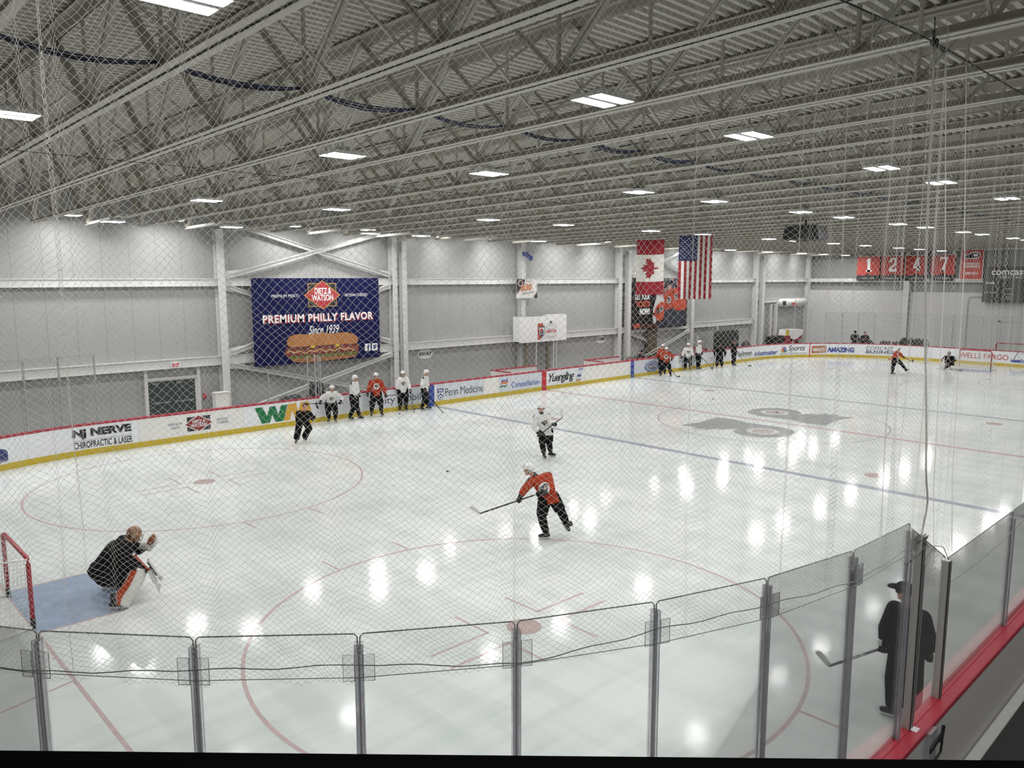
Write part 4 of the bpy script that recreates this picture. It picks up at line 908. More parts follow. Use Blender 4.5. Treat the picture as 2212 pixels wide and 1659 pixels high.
lettering(f, 'LIBERTIES', 109.7, 112.8, 9.1, 9.65, M_lred, t, shear=.15, bold=.03); lettering(f, 'PHILADELPHIA', 110.3, 112.2, 9.75, 9.9, M_dgrey, t); lettering(f, 'NYLSA.ORG', 110.2, 112.2, 8.2, 8.4, M_dgrey, t); lettering(f, 'HOCKEY', 110.6, 112, 10.45, 10.62, M_dgrey, t)
shape(f, [ell(110.9, 11.6, .5, .5, 16), ell(111.3, 11.1, .38, .38, 14)], M_wtext, t, 'logo', .006); shape(f, [ell(111.25, 11.05, .38, .2, 14)], M_ink, t, 'logo', .008)
for x0, x1, l in ((92, 103, 'left of'), (116.5, 127, 'right of')):
    t = empty('bench_divider', V(x0, 48, 0), 0, 'low white bench wall with red cap behind the boards %s the raised booth' % l, 'low wall')
    mb = MB(); mb.box(V(x0, 47.6, 0), V(x1, 48, 3.6)); mb.box(V(x0, 43.3, 0), V(x0+.3, 47.6, 3.6)); mb.build('panel', M_bw, t, False, True)
    mb = MB(); mb.box(V(x0, 47.5, 3.6), V(x1, 48.1, 3.75)); mb.box(V(x0-.05, 43.3, 3.6), V(x0+.35, 47.5, 3.75)); mb.build('cap', M_red, t, False, True)
mb = MB(); mb.box(V(104, 45, 2.6), V(112, 46.2, 2.75)); mb.box(V(104.1, 45.2, 0), V(104.3, 46, 2.6)); mb.box(V(111.7, 45.2, 0), V(111.9, 46, 2.6)); tag(mb.build('scorer_table', mat('table_grey', (.35, .36, .38), .4)), 'grey table under the raised booth behind the boards', 'table')
mb = MB(); mb.box(V(105.3, 53.0, 23.7), V(105.9, 53.7, 24.4)); mb.ball(V(105.4, 52.8, 23.9), .12); mb.cone(V(105.8, 52.8, 23.7), V(106.3, 52.5, 23.2), .1, .14); tag(mb.build('wall_speaker', mat('device_blue', (.03, .05, .2), .5)), 'small dark blue device clamped high on the column above the booth', 'speaker')

# ---------------------------------------------------------------- hanging flags
M_cloth_red = mat('flag_red', (.27, .006, .016), .75, noise=.12, nscale=3); M_cloth_w = mat('flag_white', (.68, .67, .63), .75); M_cloth_b = mat('flag_navy', (.01, .013, .07), .75)
dR = Vector((rt.x, rt.y, 0)).normalized(); dF = Vector((fw.x, fw.y, 0)).normalized()
def flag_fn(cx, cy, ztop, W, H, ph, flare):
    o = V(cx, cy, ztop)
    def g(u, v, off=0):                            # u across, v down, 0..1
        b = .05*math.sin(u*7+ph+v*2)+.04*math.sin(u*13+ph*2)*v
        sag = .25*4*(u-.5)**2*FT if flare < .5 else 0
        return o + dR*((u-.5)*W*FT*(1+(flare*.03)*v*(1 if u < .5 else -.6))) + Vector((0, 0, -v*H*FT+sag*.6*(1 if u > .5 else .2))) + dF*(b - off)
    return g
def grid(fn, u0, u1, v0, v1, m, par, name, off=0, n=14):
    mb = MB(); vs = [fn(u0+(u1-u0)*i/n, v0+(v1-v0)*j/n, off) for j in range(n+1) for i in range(n+1)]
    mb.add(vs, [(j*(n+1)+i, j*(n+1)+i+1, (j+1)*(n+1)+i+1, (j+1)*(n+1)+i) for j in range(n) for i in range(n)]); return mb.build(name, m, par, True, True)
def pole(fn, par, ztop):
    a, b = fn(-.03, -.005), fn(1.03, -.005); mb = MB(); mb.tube([a, b], .015, 6)
    mb.tube([fn(.1, 0), fn(.1, 0)+Vector((0, 0, 1.2*FT))], .004, 4); mb.tube([fn(.9, 0), fn(.9, 0)+Vector((0, 0, 1.2*FT))], .004, 4); mb.build('hanging_rod', M_alu, par, False, True)
# maple leaf flag
fca = flag_fn(105.4, 24.5, 25.55, 4.45, 8.75, 0.3, .2)
t = empty('flag', V(105.4, 24.5, 16.8), 0, 'red and white maple leaf flag hanging sideways from the roof', 'flag')
grid(fca, 0, 1, 0, .27, M_cloth_red, t, 'red_band'); grid(fca, 0, 1, .27, .76, M_cloth_w, t, 'white_field'); grid(fca, 0, 1, .76, 1, M_cloth_red, t, 'red_band'); pole(fca, t, 25.6)
half = [(0, 1.0), (.09, .72), (.25, .80), (.19, .38), (.40, .60), (.46, .49), (.68, .53), (.60, .27), (.72, .20), (.36, -.10), (.42, -.27), (.05, -.20), (.05, -.62)]
leaf = half + [(-x, y) for x, y in reversed(half[1:])]
shape(lambda u, v, off: fca(.49-.385*(v-.15), .515-.265*u, off), [(u, v) for u, v in leaf], M_cloth_red, t, 'maple_leaf', .02)
# stars and stripes
fus = flag_fn(100.2, 12.65, 25.6, 4.85, 9.15, 1.3, .9)
t = empty('flag', V(100.2, 12.65, 16.4), 0, 'stars and stripes flag hanging sideways from the roof', 'flag')
for i in range(13):
    u0, u1 = i/13, (i+1)/13
    v0 = .40 if i < 7 else 0
    grid(fus, u0, u1, v0, 1, M_cloth_red if i % 2 == 0 else M_cloth_w, t, 'stripe', n=6)
grid(fus, 0, 7/13, 0, .40, M_cloth_b, t, 'canton', n=10); pole(fus, t, 25.6)
st = MB()
for r in range(9):
    for c in range(6 if r % 2 == 0 else 5):
        v = .022+.357*(c+.5+(0 if r % 2 == 0 else .5))/6; u = .03+(7/13-.05)*(r+.5)/9
        a = [(u+.0175*(1 if k % 2 == 0 else .4)*math.sin(k*math.pi/5), v-.0093*(1 if k % 2 == 0 else .4)*math.cos(k*math.pi/5)) for k in range(10)]
        st.poly([fus(x, y, .02) for x, y in a])
st.build('stars', M_wtext, t, False, True)

# ---------------------------------------------------------------- speaker cluster under the roof
t = empty('speaker_cluster', V(96, -5.8, 24.5), 0, 'black angular speaker cluster hanging from the roof over centre ice', 'speaker')
M_spk = mat('speaker_black', (.02, .02, .021), .7, noise=.3, nscale=30)
for k in range(4):
    a = math.radians(46+45+90*k); u = Vector((math.cos(a), math.sin(a), 0)); s = Vector((-u.y, u.x, 0)); c0 = V(96, -5.8, 24.95)
    p = [c0+u*.12+s*q*.26+Vector((0, 0, z)) for q in (-1, 1) for z in (-.3, .28)]; o = [c0+u*(.62+.1*(zz < 0))+s*q*.42+Vector((0, 0, zz)) for q in (-1, 1) for zz in (-.22, .25)]
    mb = MB(); mb.add(p+o, [(0, 1, 3, 2), (4, 6, 7, 5), (0, 4, 5, 1), (2, 3, 7, 6), (1, 5, 7, 3), (0, 2, 6, 4)]); mb.build('speaker_box', M_spk, t, False, True)
mb = MB(); mb.tube([V(96, -5.8, 25.6), V(96, -5.8, 27.0)], .03, 6); mb.box(V(94.6, -6.1, 25.7), V(97.4, -5.5, 25.95)); mb.box(V(95.7, -7.2, 25.7), V(96.3, -4.4, 25.95)); mb.build('hanging_frame', M_black, t, False, True)

# ---------------------------------------------------------------- end wall: number banners, pennant, scoreboard
EX = 222.4
def fend(X): return lambda u, v, off=0: V(X, -u, v) - Vector((off, 0, 0))     # u runs to the right as seen
M_bor = mat('banner_orange_red', (.44, .045, .03), .6, noise=.1); M_bgr = c_('banner_grey', .5, .5, .49)
for (ya, yb, num, nm_, yrs, l) in ((40.2, 34.1, '1', 'PARENT', '1967-71, 1973-79', 'first'), (33.7, 27.9, '2', 'HOWE', '1982-92', 'second'), (27.4, 22.0, '4', 'ASHBEE', '1970-74', 'third'), (21.2, 15.4, '7', 'BARBER', '1972-84', 'fourth')):
    t = empty('number_banner', V(EX, (ya+yb)/2, 18.8), 0, 'orange banner with white numeral %s, %s of four on the end wall' % (num, l), 'banner'); g = fend(EX); a, b = -ya, -yb
    def slab(u0, u1, v0, v1, m, n_): 
        mb = MB(); q = [g(u0, v0), g(u1, v0), g(u1, v1), g(u0, v1)]; q2 = [p+Vector((.012, 0, 0)) for p in q]; mb.add(q+q2, [(0, 1, 2, 3), (7, 6, 5, 4), (0, 4, 5, 1), (1, 5, 6, 2), (2, 6, 7, 3), (3, 7, 4, 0)]); return mb.build(n_, m, t, False, True)
    mb = MB(); mb.tube([g(a+.1, 26.6), g(a+.1, 26.6)+V(.55, 0, 0)], .01, 5); mb.tube([g(b-.1, 26.6), g(b-.1, 26.6)+V(.55, 0, 0)], .01, 5); mb.build('banner_tie', M_alu, t, False, True)
    slab(a, b, 20.25, 25.3, M_bor, 'orange_field'); slab(a, b, 18.8, 20.25, M_ink, 'black_hem'); slab(a, b, 25.3, 26.7, M_bgr, 'name_strip')
    m_ = (a+b)/2
    NUM = {'1': [[(.3, 0), (.7, 0), (.7, 1), (.42, 1), (.15, .86), (.15, .74), (.3, .78)], [(.1, 0), (.9, 0), (.9, .13), (.1, .13)]], '4': [[(.55, 0), (.78, 0), (.78, 1), (.5, 1), (0, .38), (0, .22), (.95, .22), (.95, .38), (.25, .38), (.55, .74)], [(.4, 0), (.92, 0), (.92, .1), (.4, .1)]],
           '7': [[(0, 1), (1, 1), (1, .84), (.55, 0), (.25, 0), (.7, .83), (.15, .83), (.15, .72), (0, .72)], [(.12, 0), (.7, 0), (.7, .1), (.12, .1)]], '2': [[(0, .66), (.02, .82), (.15, .95), (.35, 1), (.65, 1), (.85, .95), (.98, .82), (.98, .62), (.85, .48), (.35, .22), (.33, .17), (.8, .17), (.83, .28), (1, .28), (.98, 0), (0, 0), (0, .18), (.1, .3), (.62, .58), (.68, .68), (.66, .8), (.55, .86), (.42, .86), (.32, .8), (.28, .66)]]}[num]
    shape(g, [[(m_-.8+1.9*x, 21.2+3.7*y) for x, y in q] for q in NUM], M_wtext, t, 'numeral', .01)
    lettering(g, nm_, m_-1.8, m_+2.0, 25.5, 26.3, M_ink, t, bold=.02); lettering(g, yrs, m_-1.6, m_+1.8, 19.2, 19.6, M_wtext, t); shape(g, ell(m_+.1, 20.35, .6, .35, 14), M_ink, t, 'emblem', .01)
t = empty('pennant_banner', V(EX, 11.6, 19), 0, 'orange champions banner with white border right of the numbered banners', 'banner'); g = fend(EX)
mb = MB(); q = [g(-14.3, 19), g(-9.0, 19), g(-9.0, 26.6), g(-14.3, 26.6)]; q2 = [p+Vector((.012, 0, 0)) for p in q]; mb.add(q+q2, [(0, 1, 2, 3), (7, 6, 5, 4), (0, 4, 5, 1), (1, 5, 6, 2), (2, 6, 7, 3), (3, 7, 4, 0)]); mb.build('border', M_wtext, t, False, True)
mb = MB(); mb.tube([g(-14.2, 26.5), g(-14.2, 26.5)+V(.55, 0, 0)], .01, 5); mb.tube([g(-9.1, 26.5), g(-9.1, 26.5)+V(.55, 0, 0)], .01, 5); mb.build('banner_tie', M_alu, t, False, True)
shape(g, rect(-14.15, 19.15, -9.15, 26.5), M_bor, t, 'orange_field', .005)
lettering(g, 'CONFERENCE', -13.5, -9.8, 22.7, 23.3, M_wtext, t, bold=.01, off=.01); lettering(g, 'CHAMPIONS', -13.5, -9.8, 22.0, 22.6, M_wtext, t, bold=.01, off=.01); lettering(g, '2009-2010', -13.1, -10.0, 20.3, 21.0, M_wtext, t, bold=.01, off=.01)
art('emblem', [([ell(-11.2, 25.1, 1.4, .9, 20), ell(-12.5, 24.8, 1.0, .6, 16)], M_wtext), ([ell(-11.1, 25.1, 1.15, .68, 20), ell(-12.5, 24.8, .8, .45, 16)], M_ink), (ell(-10.9, 25.15, .5, .3, 14), M_wtext)], t, lambda u, v, off: g(u, v, off+.006))
t = empty('scoreboard', V(222.8, 0, 13.5), 0, 'black scoreboard on the end wall with white captions', 'scoreboard')
mb = MB(); mb.box(V(221.8, -9, 13.5), V(222.55, 8.6, 22.2)); mb.build('case', mat('score_black', (.03, .03, .032), .5), t, False, True); g = fend(221.8)
def ST(s, u0, u1, v0, v1, m=M_wtext, **k): lettering(g, s, u0, u1, v0, v1, m, t, **k)
ST('comcast', -6.9, .6, 20.2, 21.6, bold=.02); ST('SPECTACOR', -5.1, 1.6, 19.3, 20.0, space=1.1); ST('HOME', -8.0, -6.0, 18.0, 18.5, bold=.02); ST('GUEST', .6, 3.2, 18.0, 18.5, bold=.02)
ST('PERIOD', -3.8, -2.3, 16.7, 16.95); ST('PLYR  PENALTY', -8.3, -5.2, 15.8, 16.05); ST('SHOTS', -3.8, -2.0, 15.4, 15.65); ST('AWAY', -3.5, -2.4, 14.7, 15.0); ST('GOALS', -3.6, -2.3, 14.3, 14.55)
for i, u in enumerate((-4.2, -3.3, -2.2, -1.3)): lettering(g, '8', u, u+.7, 17.5, 18.7, mat('digit_off', (.05, .055, .03), .5), t, name='digit', bold=.02)
t = empty('door_2', V(223.3, -2, 0)); t['kind'] = 'structure'
mb = MB(); mb.box(V(223.15, 4.4, 0), V(223.3, 4.9, 9)); mb.box(V(223.15, 1, 8.6), V(223.3, 4.9, 9)); mb.build('door_frame', mat('frame_grey', (.5, .5, .5), .5), t, False, True)
mb = MB(); mb.tube([V(223, 12, 0), V(223, 12, 14), V(223, 11.5, 14.8), V(223, 8, 14.9)], .03, 6); tag(mb.build('wall_conduit', mat('conduit_grey', (.4, .4, .4), .5)), 'thin grey conduit bending to the scoreboard on the end wall', 'pipe')

# ---------------------------------------------------------------- goals
M_tube = mat('goal_red', (.42, .015, .03), .35); M_gnet = mat('goal_net', (.72, .72, .70), .7)
def goal(gx, gy, s, label, tape=True, z=0):
    t = empty('hockey_goal', V(gx, gy, z), 0, label, 'goal')
    r = 2.4/12*FT*.62
    def P(x, y, zz): return V(gx - s*x, gy + y, z+zz)
    mb = MB(); mb.tube([P(0, -3.08, .6 if tape else 0), P(0, -3.08, 3.75), P(0, -2.95, 4.0), P(0, -2.7, 4.08), P(0, 2.7, 4.08), P(0, 2.95, 4.0), P(0, 3.08, 3.75), P(0, 3.08, .6 if tape else 0)], r, 10); mb.build('front_frame', M_tube, t, True, True)
    if tape:
        mb = MB()
        for y in (-3.08, 3.08): mb.tube([P(0, y, .02), P(0, y, .62)], r*1.04, 10)
        mb.build('post_base', M_black, t, True, True)
    mb = MB(); base = [P(0, -3.08, .1), P(1.6, -3.7, .1), P(3.0, -2.6, .1), P(3.4, 0, .1), P(3.0, 2.6, .1), P(1.6, 3.7, .1), P(0, 3.08, .1)]
    mb.tube(base, r*.7, 8); topf = [P(0, -3.0, 4.0), P(1.3, -2.5, 3.95), P(1.6, 0, 3.95), P(1.3, 2.5, 3.95), P(0, 3.0, 4.0)]; mb.tube(topf, r*.5, 8); mb.tube([P(1.6, 0, 3.95), P(2.4, 0, 2.5), P(3.4, 0, .1)], r*.5, 8); mb.build('back_frame', M_wtext, t, True, True)
    # net strands between the top and base frame
    def interp(pl, f):
        L = [0]
        for i in range(len(pl)-1): L.append(L[-1]+(pl[i+1]-pl[i]).length)
        d = f*L[-1]
        for i in range(len(pl)-1):
            if d <= L[i+1]+1e-9: return pl[i].lerp(pl[i+1], (d-L[i])/(L[i+1]-L[i]))
        return pl[-1]
    mb = MB(); nu, nv = 46, 18
    G = [[interp(topf, u/nu).lerp(interp(base, u/nu), v/nv) + Vector((0, 0, 0)) for u in range(nu+1)] for v in range(nv+1)]
    for row in G: mb.tube(row, .0035, 4)
    for u in range(nu+1): mb.tube([G[v][u] for v in range(nv+1)], .0035, 4)
    for i in range(14):
        y = -2.8+5.6*i/13; mb.tube([P(0, y, 4.0), P(1.45, y*.85, 3.95)], .0035, 4)
    for i in range(4): mb.tube([P(.3+.3*i, -2.85, 3.98), P(.3+.3*i, 2.85, 3.98)], .0035, 4)
    mb.build('goal_netting', M_gnet, t, False, True)
goal(11, 0, 1, 'red framed hockey goal at the left edge beside the blue crease'); goal(189, 0, -1, 'red framed hockey goal at the far end of the ice')
t = goal(206.5, -2.4, -1, 'spare red goal frame standing behind the far end boards', False, .55)

# ---------------------------------------------------------------- things behind the far boards
M_bag = mat('bag_black', (.02, .022, .022), .7, noise=.4, nscale=8)
def lump(pts, r, m, name, label, cat, vox=.04): 
    mb = MB()
    for p in pts: mb.ball(V(*p[:3]), tuple(q*FT for q in p[3:6]) if len(p) > 3 else r, 12, 8)
    o = mb.remesh(name, m, None, vox, 2); return tag(o, label, cat)
mb = MB(); mb.loft([(V(169, 48.3, z), Vector((hw*FT, 0, 0)), Vector((0, 1.3*FT, 0))) for z, hw in ((0, 5.0), (3, 5.1), (6.2, 5.0), (6.9, 4.7), (7.1, 3.9))]); mb.loft([(V(163.6, 48.3, z), Vector((1.2*FT, 0, 0)), Vector((0, 1.1*FT, 0))) for z in (0, 2.5)]); tag(mb.remesh('covered_machine', M_bag, None, .05, 3), 'large boxy dark covered machine behind the boards near the coaches', 'machine')
lump([(177.6, 48, 2.4, 1.6, 1, 1.8), (178.5, 48, 1.8, 1.6, 1, 1.8)], .5, mat('bag_grey', (.06, .05, .055), .7), 'equipment_bag', 'grey and red equipment bag right of the covered machine', 'bag')
lump([(150.5, 47, 2.6, 1.4, .9, 1.6), (154, 47, 2.8, 1.2, .8, 1.4), (157, 47, 2.5, 1.6, .8, 1.3)], .5, mat('bag_maroon', (.13, .02, .03), .7, noise=.4), 'equipment_bag', 'maroon equipment bags piled on the far bench', 'bag')
lump([(55.3, 43.9, 3.4, .9, .5, 2.2), (56.3, 43.9, 3.7, .8, .45, 1.9), (55.6, 43.9, 1.2, .5, .4, 1.3)], .5, M_bag, 'coat', 'dark coat hanging on the tube frame at the bench end', 'coat')
lump([(52.5, 46, 2.7, 1.5, .7, .9), (53.6, 46, 2.9, 1.2, .7, .8)], .5, M_bag, 'equipment_bag', 'rounded dark bag behind the board left of the bench frame', 'bag')
t = empty('ice_resurfacer', V(206, 51.5, 0), 0, 'ice resurfacing machine with white cab parked behind the far left corner', 'ice resurfacer')
mb = MB(); q = [(203.6, 3.4), (204.2, 5.5), (212.0, 5.3), (212.4, 4.4), (210.8, 3.2), (207.5, 2.6)]; vs = [V(x, y, z) for y in (50, 53) for x, z in q]; n = 6
mb.add(vs, [tuple(range(n)), tuple(range(2*n-1, n-1, -1))]+[(i, n+i, n+(i+1) % n, (i+1) % n) for i in range(n)]); mb.build('tank', M_bw, t, False, True)
mb = MB(); mb.box(V(197, 50, 1.2), V(204, 53, 3.6)); mb.box(V(196, 50.2, 3.4), V(203, 52.8, 3.9)); mb.build('engine_body', M_black, t, False, True)
mb = MB(); mb.box(V(201.5, 49.8, 1.4), V(204.5, 53, 3.9)); q = [(203.4, 2.2), (207.6, 2.5), (211.5, 3.7), (211.3, 3.1), (207.5, 1.6), (203.4, 1.4)]; vs = [V(x, y, z) for y in (49.9, 53) for x, z in q]
mb.add(vs, [tuple(range(n)), tuple(range(2*n-1, n-1, -1))]+[(i, n+i, n+(i+1) % n, (i+1) % n) for i in range(n)]); mb.build('red_panel', c_('resurfacer_red', .25, .02, .04), t, False, True)
mb = MB(); mb.box(V(202.6, 49.9, 3.6), V(203.8, 50.2, 5.6)); mb.build('yellow_trim', M_yellow, t, False, True)
for x in (198.5, 208.5):
    mb = MB(); mb.tube([V(x, 49.7, 1.1), V(x, 50.3, 1.1)], 1.1*FT, 16); mb.build('wheel', M_black, t, False, True)
t = empty('roller_door_banner', V(211, 53.4, 12), 0, 'white rolled door cover with black and red printing high in the far left corner', 'banner')
mb = MB(); mb.tube([V(203.5, 53.0, 12.9), V(219, 53.0, 12.9)], .28, 14); mb.box(V(203.5, 53.0, 11.7), V(219, 53.2, 12.9)); mb.build('roll', M_bw, t, True, True)
f = fwall(52.05); art('print', [([rect(203.6, 12.0, 205.5, 13.3)], M_ink), (blob([(208, 12.5), (210, 12.8), (212.5, 12.4), (210, 11.9)]), M_lred)], t, f)
mb = MB(); mb.box(V(202.8, 53.4, 0), V(203.6, 54.2, 12.6)); mb.box(V(200.5, 53.6, 0), V(201.0, 54.2, 12.6)); tag(mb.build('door_track', M_colw), 'pale upright door tracks behind the ice resurfacer', 'track')
for i, (x, y) in enumerate(((205.4, 18.2), (205.4, 24.6), (205.4, 31.4))):
    l = ('dark equipment piled behind the end boards left of the far goalkeeper', 'low dark bag behind the end boards above the kicking player', 'dark bag beside the pair watching at the end boards')[i]
    lump([(x, y+1.6*k-2.4, 3.3 if i == 0 else 2.9, .8, 1.1, 1.6 if i == 0 else .95) for k in range(4 if i == 0 else 3)], .5, mat('bag_dark%d' % i, ((.02, .022, .02), (.05, .015, .02), (.02, .02, .025))[i], .7, noise=.5, nscale=6), 'equipment_bag', l, 'bag')
for x0, x1, y0, y1, h, l in ((148.6, 159, 46, 48.1, 1.15, 'low plain bench under the maroon bags'), (204.4, 206.4, 14.6, 20.6, 1.9, 'low stand under the dark equipment behind the end boards'), (204.4, 206.4, 21.6, 26.6, 2.05, 'low stand under the dark red bag behind the end boards'), (204.4, 206.4, 27.8, 33.6, .02, None), (51, 55, 45.2, 46.8, 1.9, 'low stand under the rounded dark bag by the bench frame')):
    if l: tag(MB().box(V(x0, y0, 0), V(x1, y1, h)).build('low_bench', mat('bench_grey', (.3, .3, .3), .6)), l, 'bench')
# water bottles on the bench ledge left of the seated person
me_b = MB().tube([V(0, 0, 0), V(0, 0, .62)], .10*FT*1.05, 8).mesh('bottle_body', True); me_b.materials.append(mat('bottle_black', (.02, .02, .02), .5))
me_c = MB().tube([V(0, 0, .62), V(0, 0, .7), V(0, 0, .8)], .08*FT, 8, .03*FT).mesh('bottle_cap', True); me_c.materials.append(mat('bottle_cap', (.3, .3, .3), .5))
for i in range(17):
    x = 124.6 + i*.62 if i < 13 else 136.5+(i-13)*.6
    t = empty('water_bottle', V(x, 43.75, 3.45), 0, 'black water bottle standing in the row on the far bench ledge', 'bottle', 'water bottles on the bench ledge')
    add_obj('bottle_body', me_b, None, t); add_obj('bottle_cap', me_c, None, t)
mb = MB(); mb.box(V(124, 43.3, 3.3), V(139, 44.1, 3.45)); mb.box(V(124, 43.9, 0), V(139, 44.1, 3.3)); tag(mb.build('bench_ledge', M_red), 'red ledge behind the far boards holding the row of black bottles', 'shelf')
mb = MB(); mb.box(V(145, 53.8, 0), V(148.5, 54.4, 8.3)); mb.box(V(145.0, 53.7, 0), V(145.3, 53.8, 8.3)); tag(mb.build('bench_doorway', mat('doorway_dark', (.10, .085, .06), .7, noise=.4)), 'brown doorway panel behind the bench below the ticket banner', 'door')
# hockey pucks
me_p = MB().tube([Vector((0, 0, 0)), Vector((0, 0, .0254))], .0381*1.15, 18).mesh('hockey_puck'); me_p.materials.append(M_black)
PK = [((50.4, 8.7), 'alone between the shooter and the far faceoff circle'), ((107.5, 2.8), 'on the centre emblem'), ((111.7, 16.1), 'beyond the centre circle'), ((67.0, 40.2), 'at the boards beside the orange shirt in the row'), ((183.0, 12.4), 'at the far end left of the goalkeeper'), ((192.3, -6), 'right of the far goal'), ((191.0, -8.5), 'furthest right near the far goal'), ((166.8, 22.2), 'on the far faceoff circle'), ((70.9, -37.2), 'under the stick at the right edge')]
for (x, y), l in PK:
    o = add_obj('hockey_puck', me_p); o.location = V(x, y, .02); tag(o, 'black hockey puck on the ice ' + l, 'puck')
for i in range(6):
    o = add_obj('hockey_puck', me_p); o.location = V(70.4+.42*i, 41.9-.1*(i % 2), .02); tag(o, 'black hockey puck in the short row against the far kick plate', 'puck', 'pucks along the far kick plate')
# ---------------------------------------------------------------- people
M_skin = mat('skin', (.52, .29, .21), .5, noise=.08, nscale=12)
M_jor = mat('jersey_orange', (.37, .040, .012), .75, noise=.12, nscale=9, bump=.3, spec=.2); M_jwh = mat('jersey_white', (.72, .72, .71), .75, noise=.06, nscale=9, bump=.3, spec=.2); M_jbk = mat('jersey_black', (.007, .007, .008), .85, noise=.3, nscale=9, bump=.3, spec=.15)
M_pant = mat('pants_black', (.006, .006, .008), .85, noise=.3, nscale=9, bump=.2, spec=.15); M_sock = mat('sock_black', (.007, .007, .008), .85, noise=.3, spec=.15); M_hel = mat('helmet_white', (.78, .78, .77), .3); M_glv = mat('glove_black', (.008, .008, .008), .7, noise=.3, spec=.2)
M_boot = mat('skate_black', (.012, .012, .013), .4); M_hold = mat('skate_white', (.75, .75, .74), .4); M_bld = mat('skate_steel', (.5, .5, .52), .25, metal=.9); M_pad = mat('pad_white', (.70, .69, .66), .5, noise=.06); M_por = mat('pad_orange', (.48, .065, .012), .5)
M_hair = mat('hair_dark', (.03, .018, .012), .7); M_lip = mat('lip', (.25, .07, .06), .5); M_eye = mat('eye_dark', (.02, .015, .012), .3); M_shaft = mat('stick_black', (.015, .015, .016), .35); M_tape = mat('stick_tape_white', (.66, .66, .64), .6); M_brnl = mat('glove_brown', (.30, .11, .04), .6)
def U(v): v = Vector(v); return v.normalized()
def frame(x, y=None, z=None):
    """orthonormal 3x3 with given x axis and approximate z axis"""
    x = U(x); z = Vector(z or (0, 0, 1)); yv = z.cross(x)
    if yv.length < 1e-3: yv = Vector((0, 1, 0)).cross(x)
    yv.normalize(); z = x.cross(yv); return Matrix((x, yv, z)).transposed()
def proot(g, label):
    gx, gy = g[0]*FT, g[1]*FT; yaw = math.atan2(gy-CAM.y, gx-CAM.x)
    return empty('person', (gx, gy, g[2] if len(g) > 2 else 0), yaw-math.pi/2, label, 'person')
def stand(a=0, off=(0, 0), lean=.10, spread=.15, crouch=0.0, h=1.0, hands=None, toe=None, twist=0, headturn=0, stag=0.0):
    """joints of a standing figure; a = 0 faces the viewer, positive turns to the right of the picture"""
    def fr(an): r = math.radians(an); return Vector((math.sin(r), -math.cos(r), 0)), Vector((-math.cos(r), -math.sin(r), 0))
    F, R = fr(a); Ft, Rtt = fr(a+twist); Fh, _ = fr(a+headturn)
    o = Vector((off[0], off[1], 0)); Z = Vector((0, 0, 1)); J = {}
    hp = 1.0*h - crouch
    J['pel'] = o + Z*hp - F*.02; J['che'] = J['pel'] + Ft*(lean*.52) + Z*(.50*h); J['nek'] = J['che'] + Ft*lean*.2 + Z*.09; J['hed'] = J['nek'] + Ft*(lean*.3+.03) + Z*.142; J['hdir'] = Fh - Z*.08
    for s, k in ((1, 'R'), (-1, 'L')):
        J['sh'+k] = J['che'] + Rtt*s*.19 - Z*.02; J['hi'+k] = J['pel'] + R*s*.09 - Z*.02
        J['an'+k] = o + R*s*spread + F*(stag*s) + Z*.14; J['kn'+k] = (J['hi'+k]+J['an'+k])/2 + F*(.04+crouch*.9) + R*s*.02; J['to'+k] = U(F + R*s*.25)
        J['ha'+k] = J['pel'] + R*s*.27 + F*.16 - Z*.02
    for k, v in (hands or {}).items(): J[k] = Vector(v)
    for s, k in ((1, 'R'), (-1, 'L')):
        if 'el'+k not in J:
            m = (J['sh'+k]+J['ha'+k])/2; d = J['ha'+k]-J['sh'+k]; L = d.length; ext = math.sqrt(max(.003, .29**2-(L/2)**2)) if L < .58 else .03
            w_ = (Rtt*s*.7 - Ft*.5 - Z*.3); w_ -= d*(w_.dot(d)/d.length_squared); J['el'+k] = m + U(w_)*ext
    return J
def glove(P, wrist, elbow, axis, m, back=None, bare=False, parent_name='glove', vox=.008):
    """hand gripping a shaft through P along axis: palm, five fingers, thumb, cuff"""
    P = Vector(P); fa = U(P-Vector(elbow)); a = Vector(axis); a = a - fa*a.dot(fa)
    if a.length < .2: a = Vector((0, 0, 1)) - fa*fa.z
    a.normalize(); n = a.cross(fa)
    k = 1.0 if not bare else .72
    mb = MB(); mb.ball(P - fa*.025 + n*.028, (.05*k, .05*k, .03*k), 10, 7, frame(a, None, n))
    for j, (o, l) in enumerate(((-.042, .92), (-.014, 1.03), (.014, 1.0), (.040, .85))):
        b = P + a*o*k
        c = [b + n*.034*k + fa*.012, b + fa*.046*k*l + n*.014*k, b + fa*.040*k*l - n*.026*k, b + fa*.004 - n*.036*k]
        for i in range(3): mb.cone(c[i], c[i+1], (.0165-.002*i)*k, (.0155-.002*i)*k, 8, 3)
    c = [P - a*.045*k - fa*.05*k + n*.012, P - a*.06*k - fa*.012*k - n*.016*k, P - a*.05*k + fa*.026*k - n*.030*k]
    for i in range(2): mb.cone(c[i], c[i+1], .0175*k, .0155*k, 8, 3)
    if not bare: mb.cone(P-fa*.06+n*.012, P-fa*.185+n*.004, .048, .062, 12, 3)
    return mb
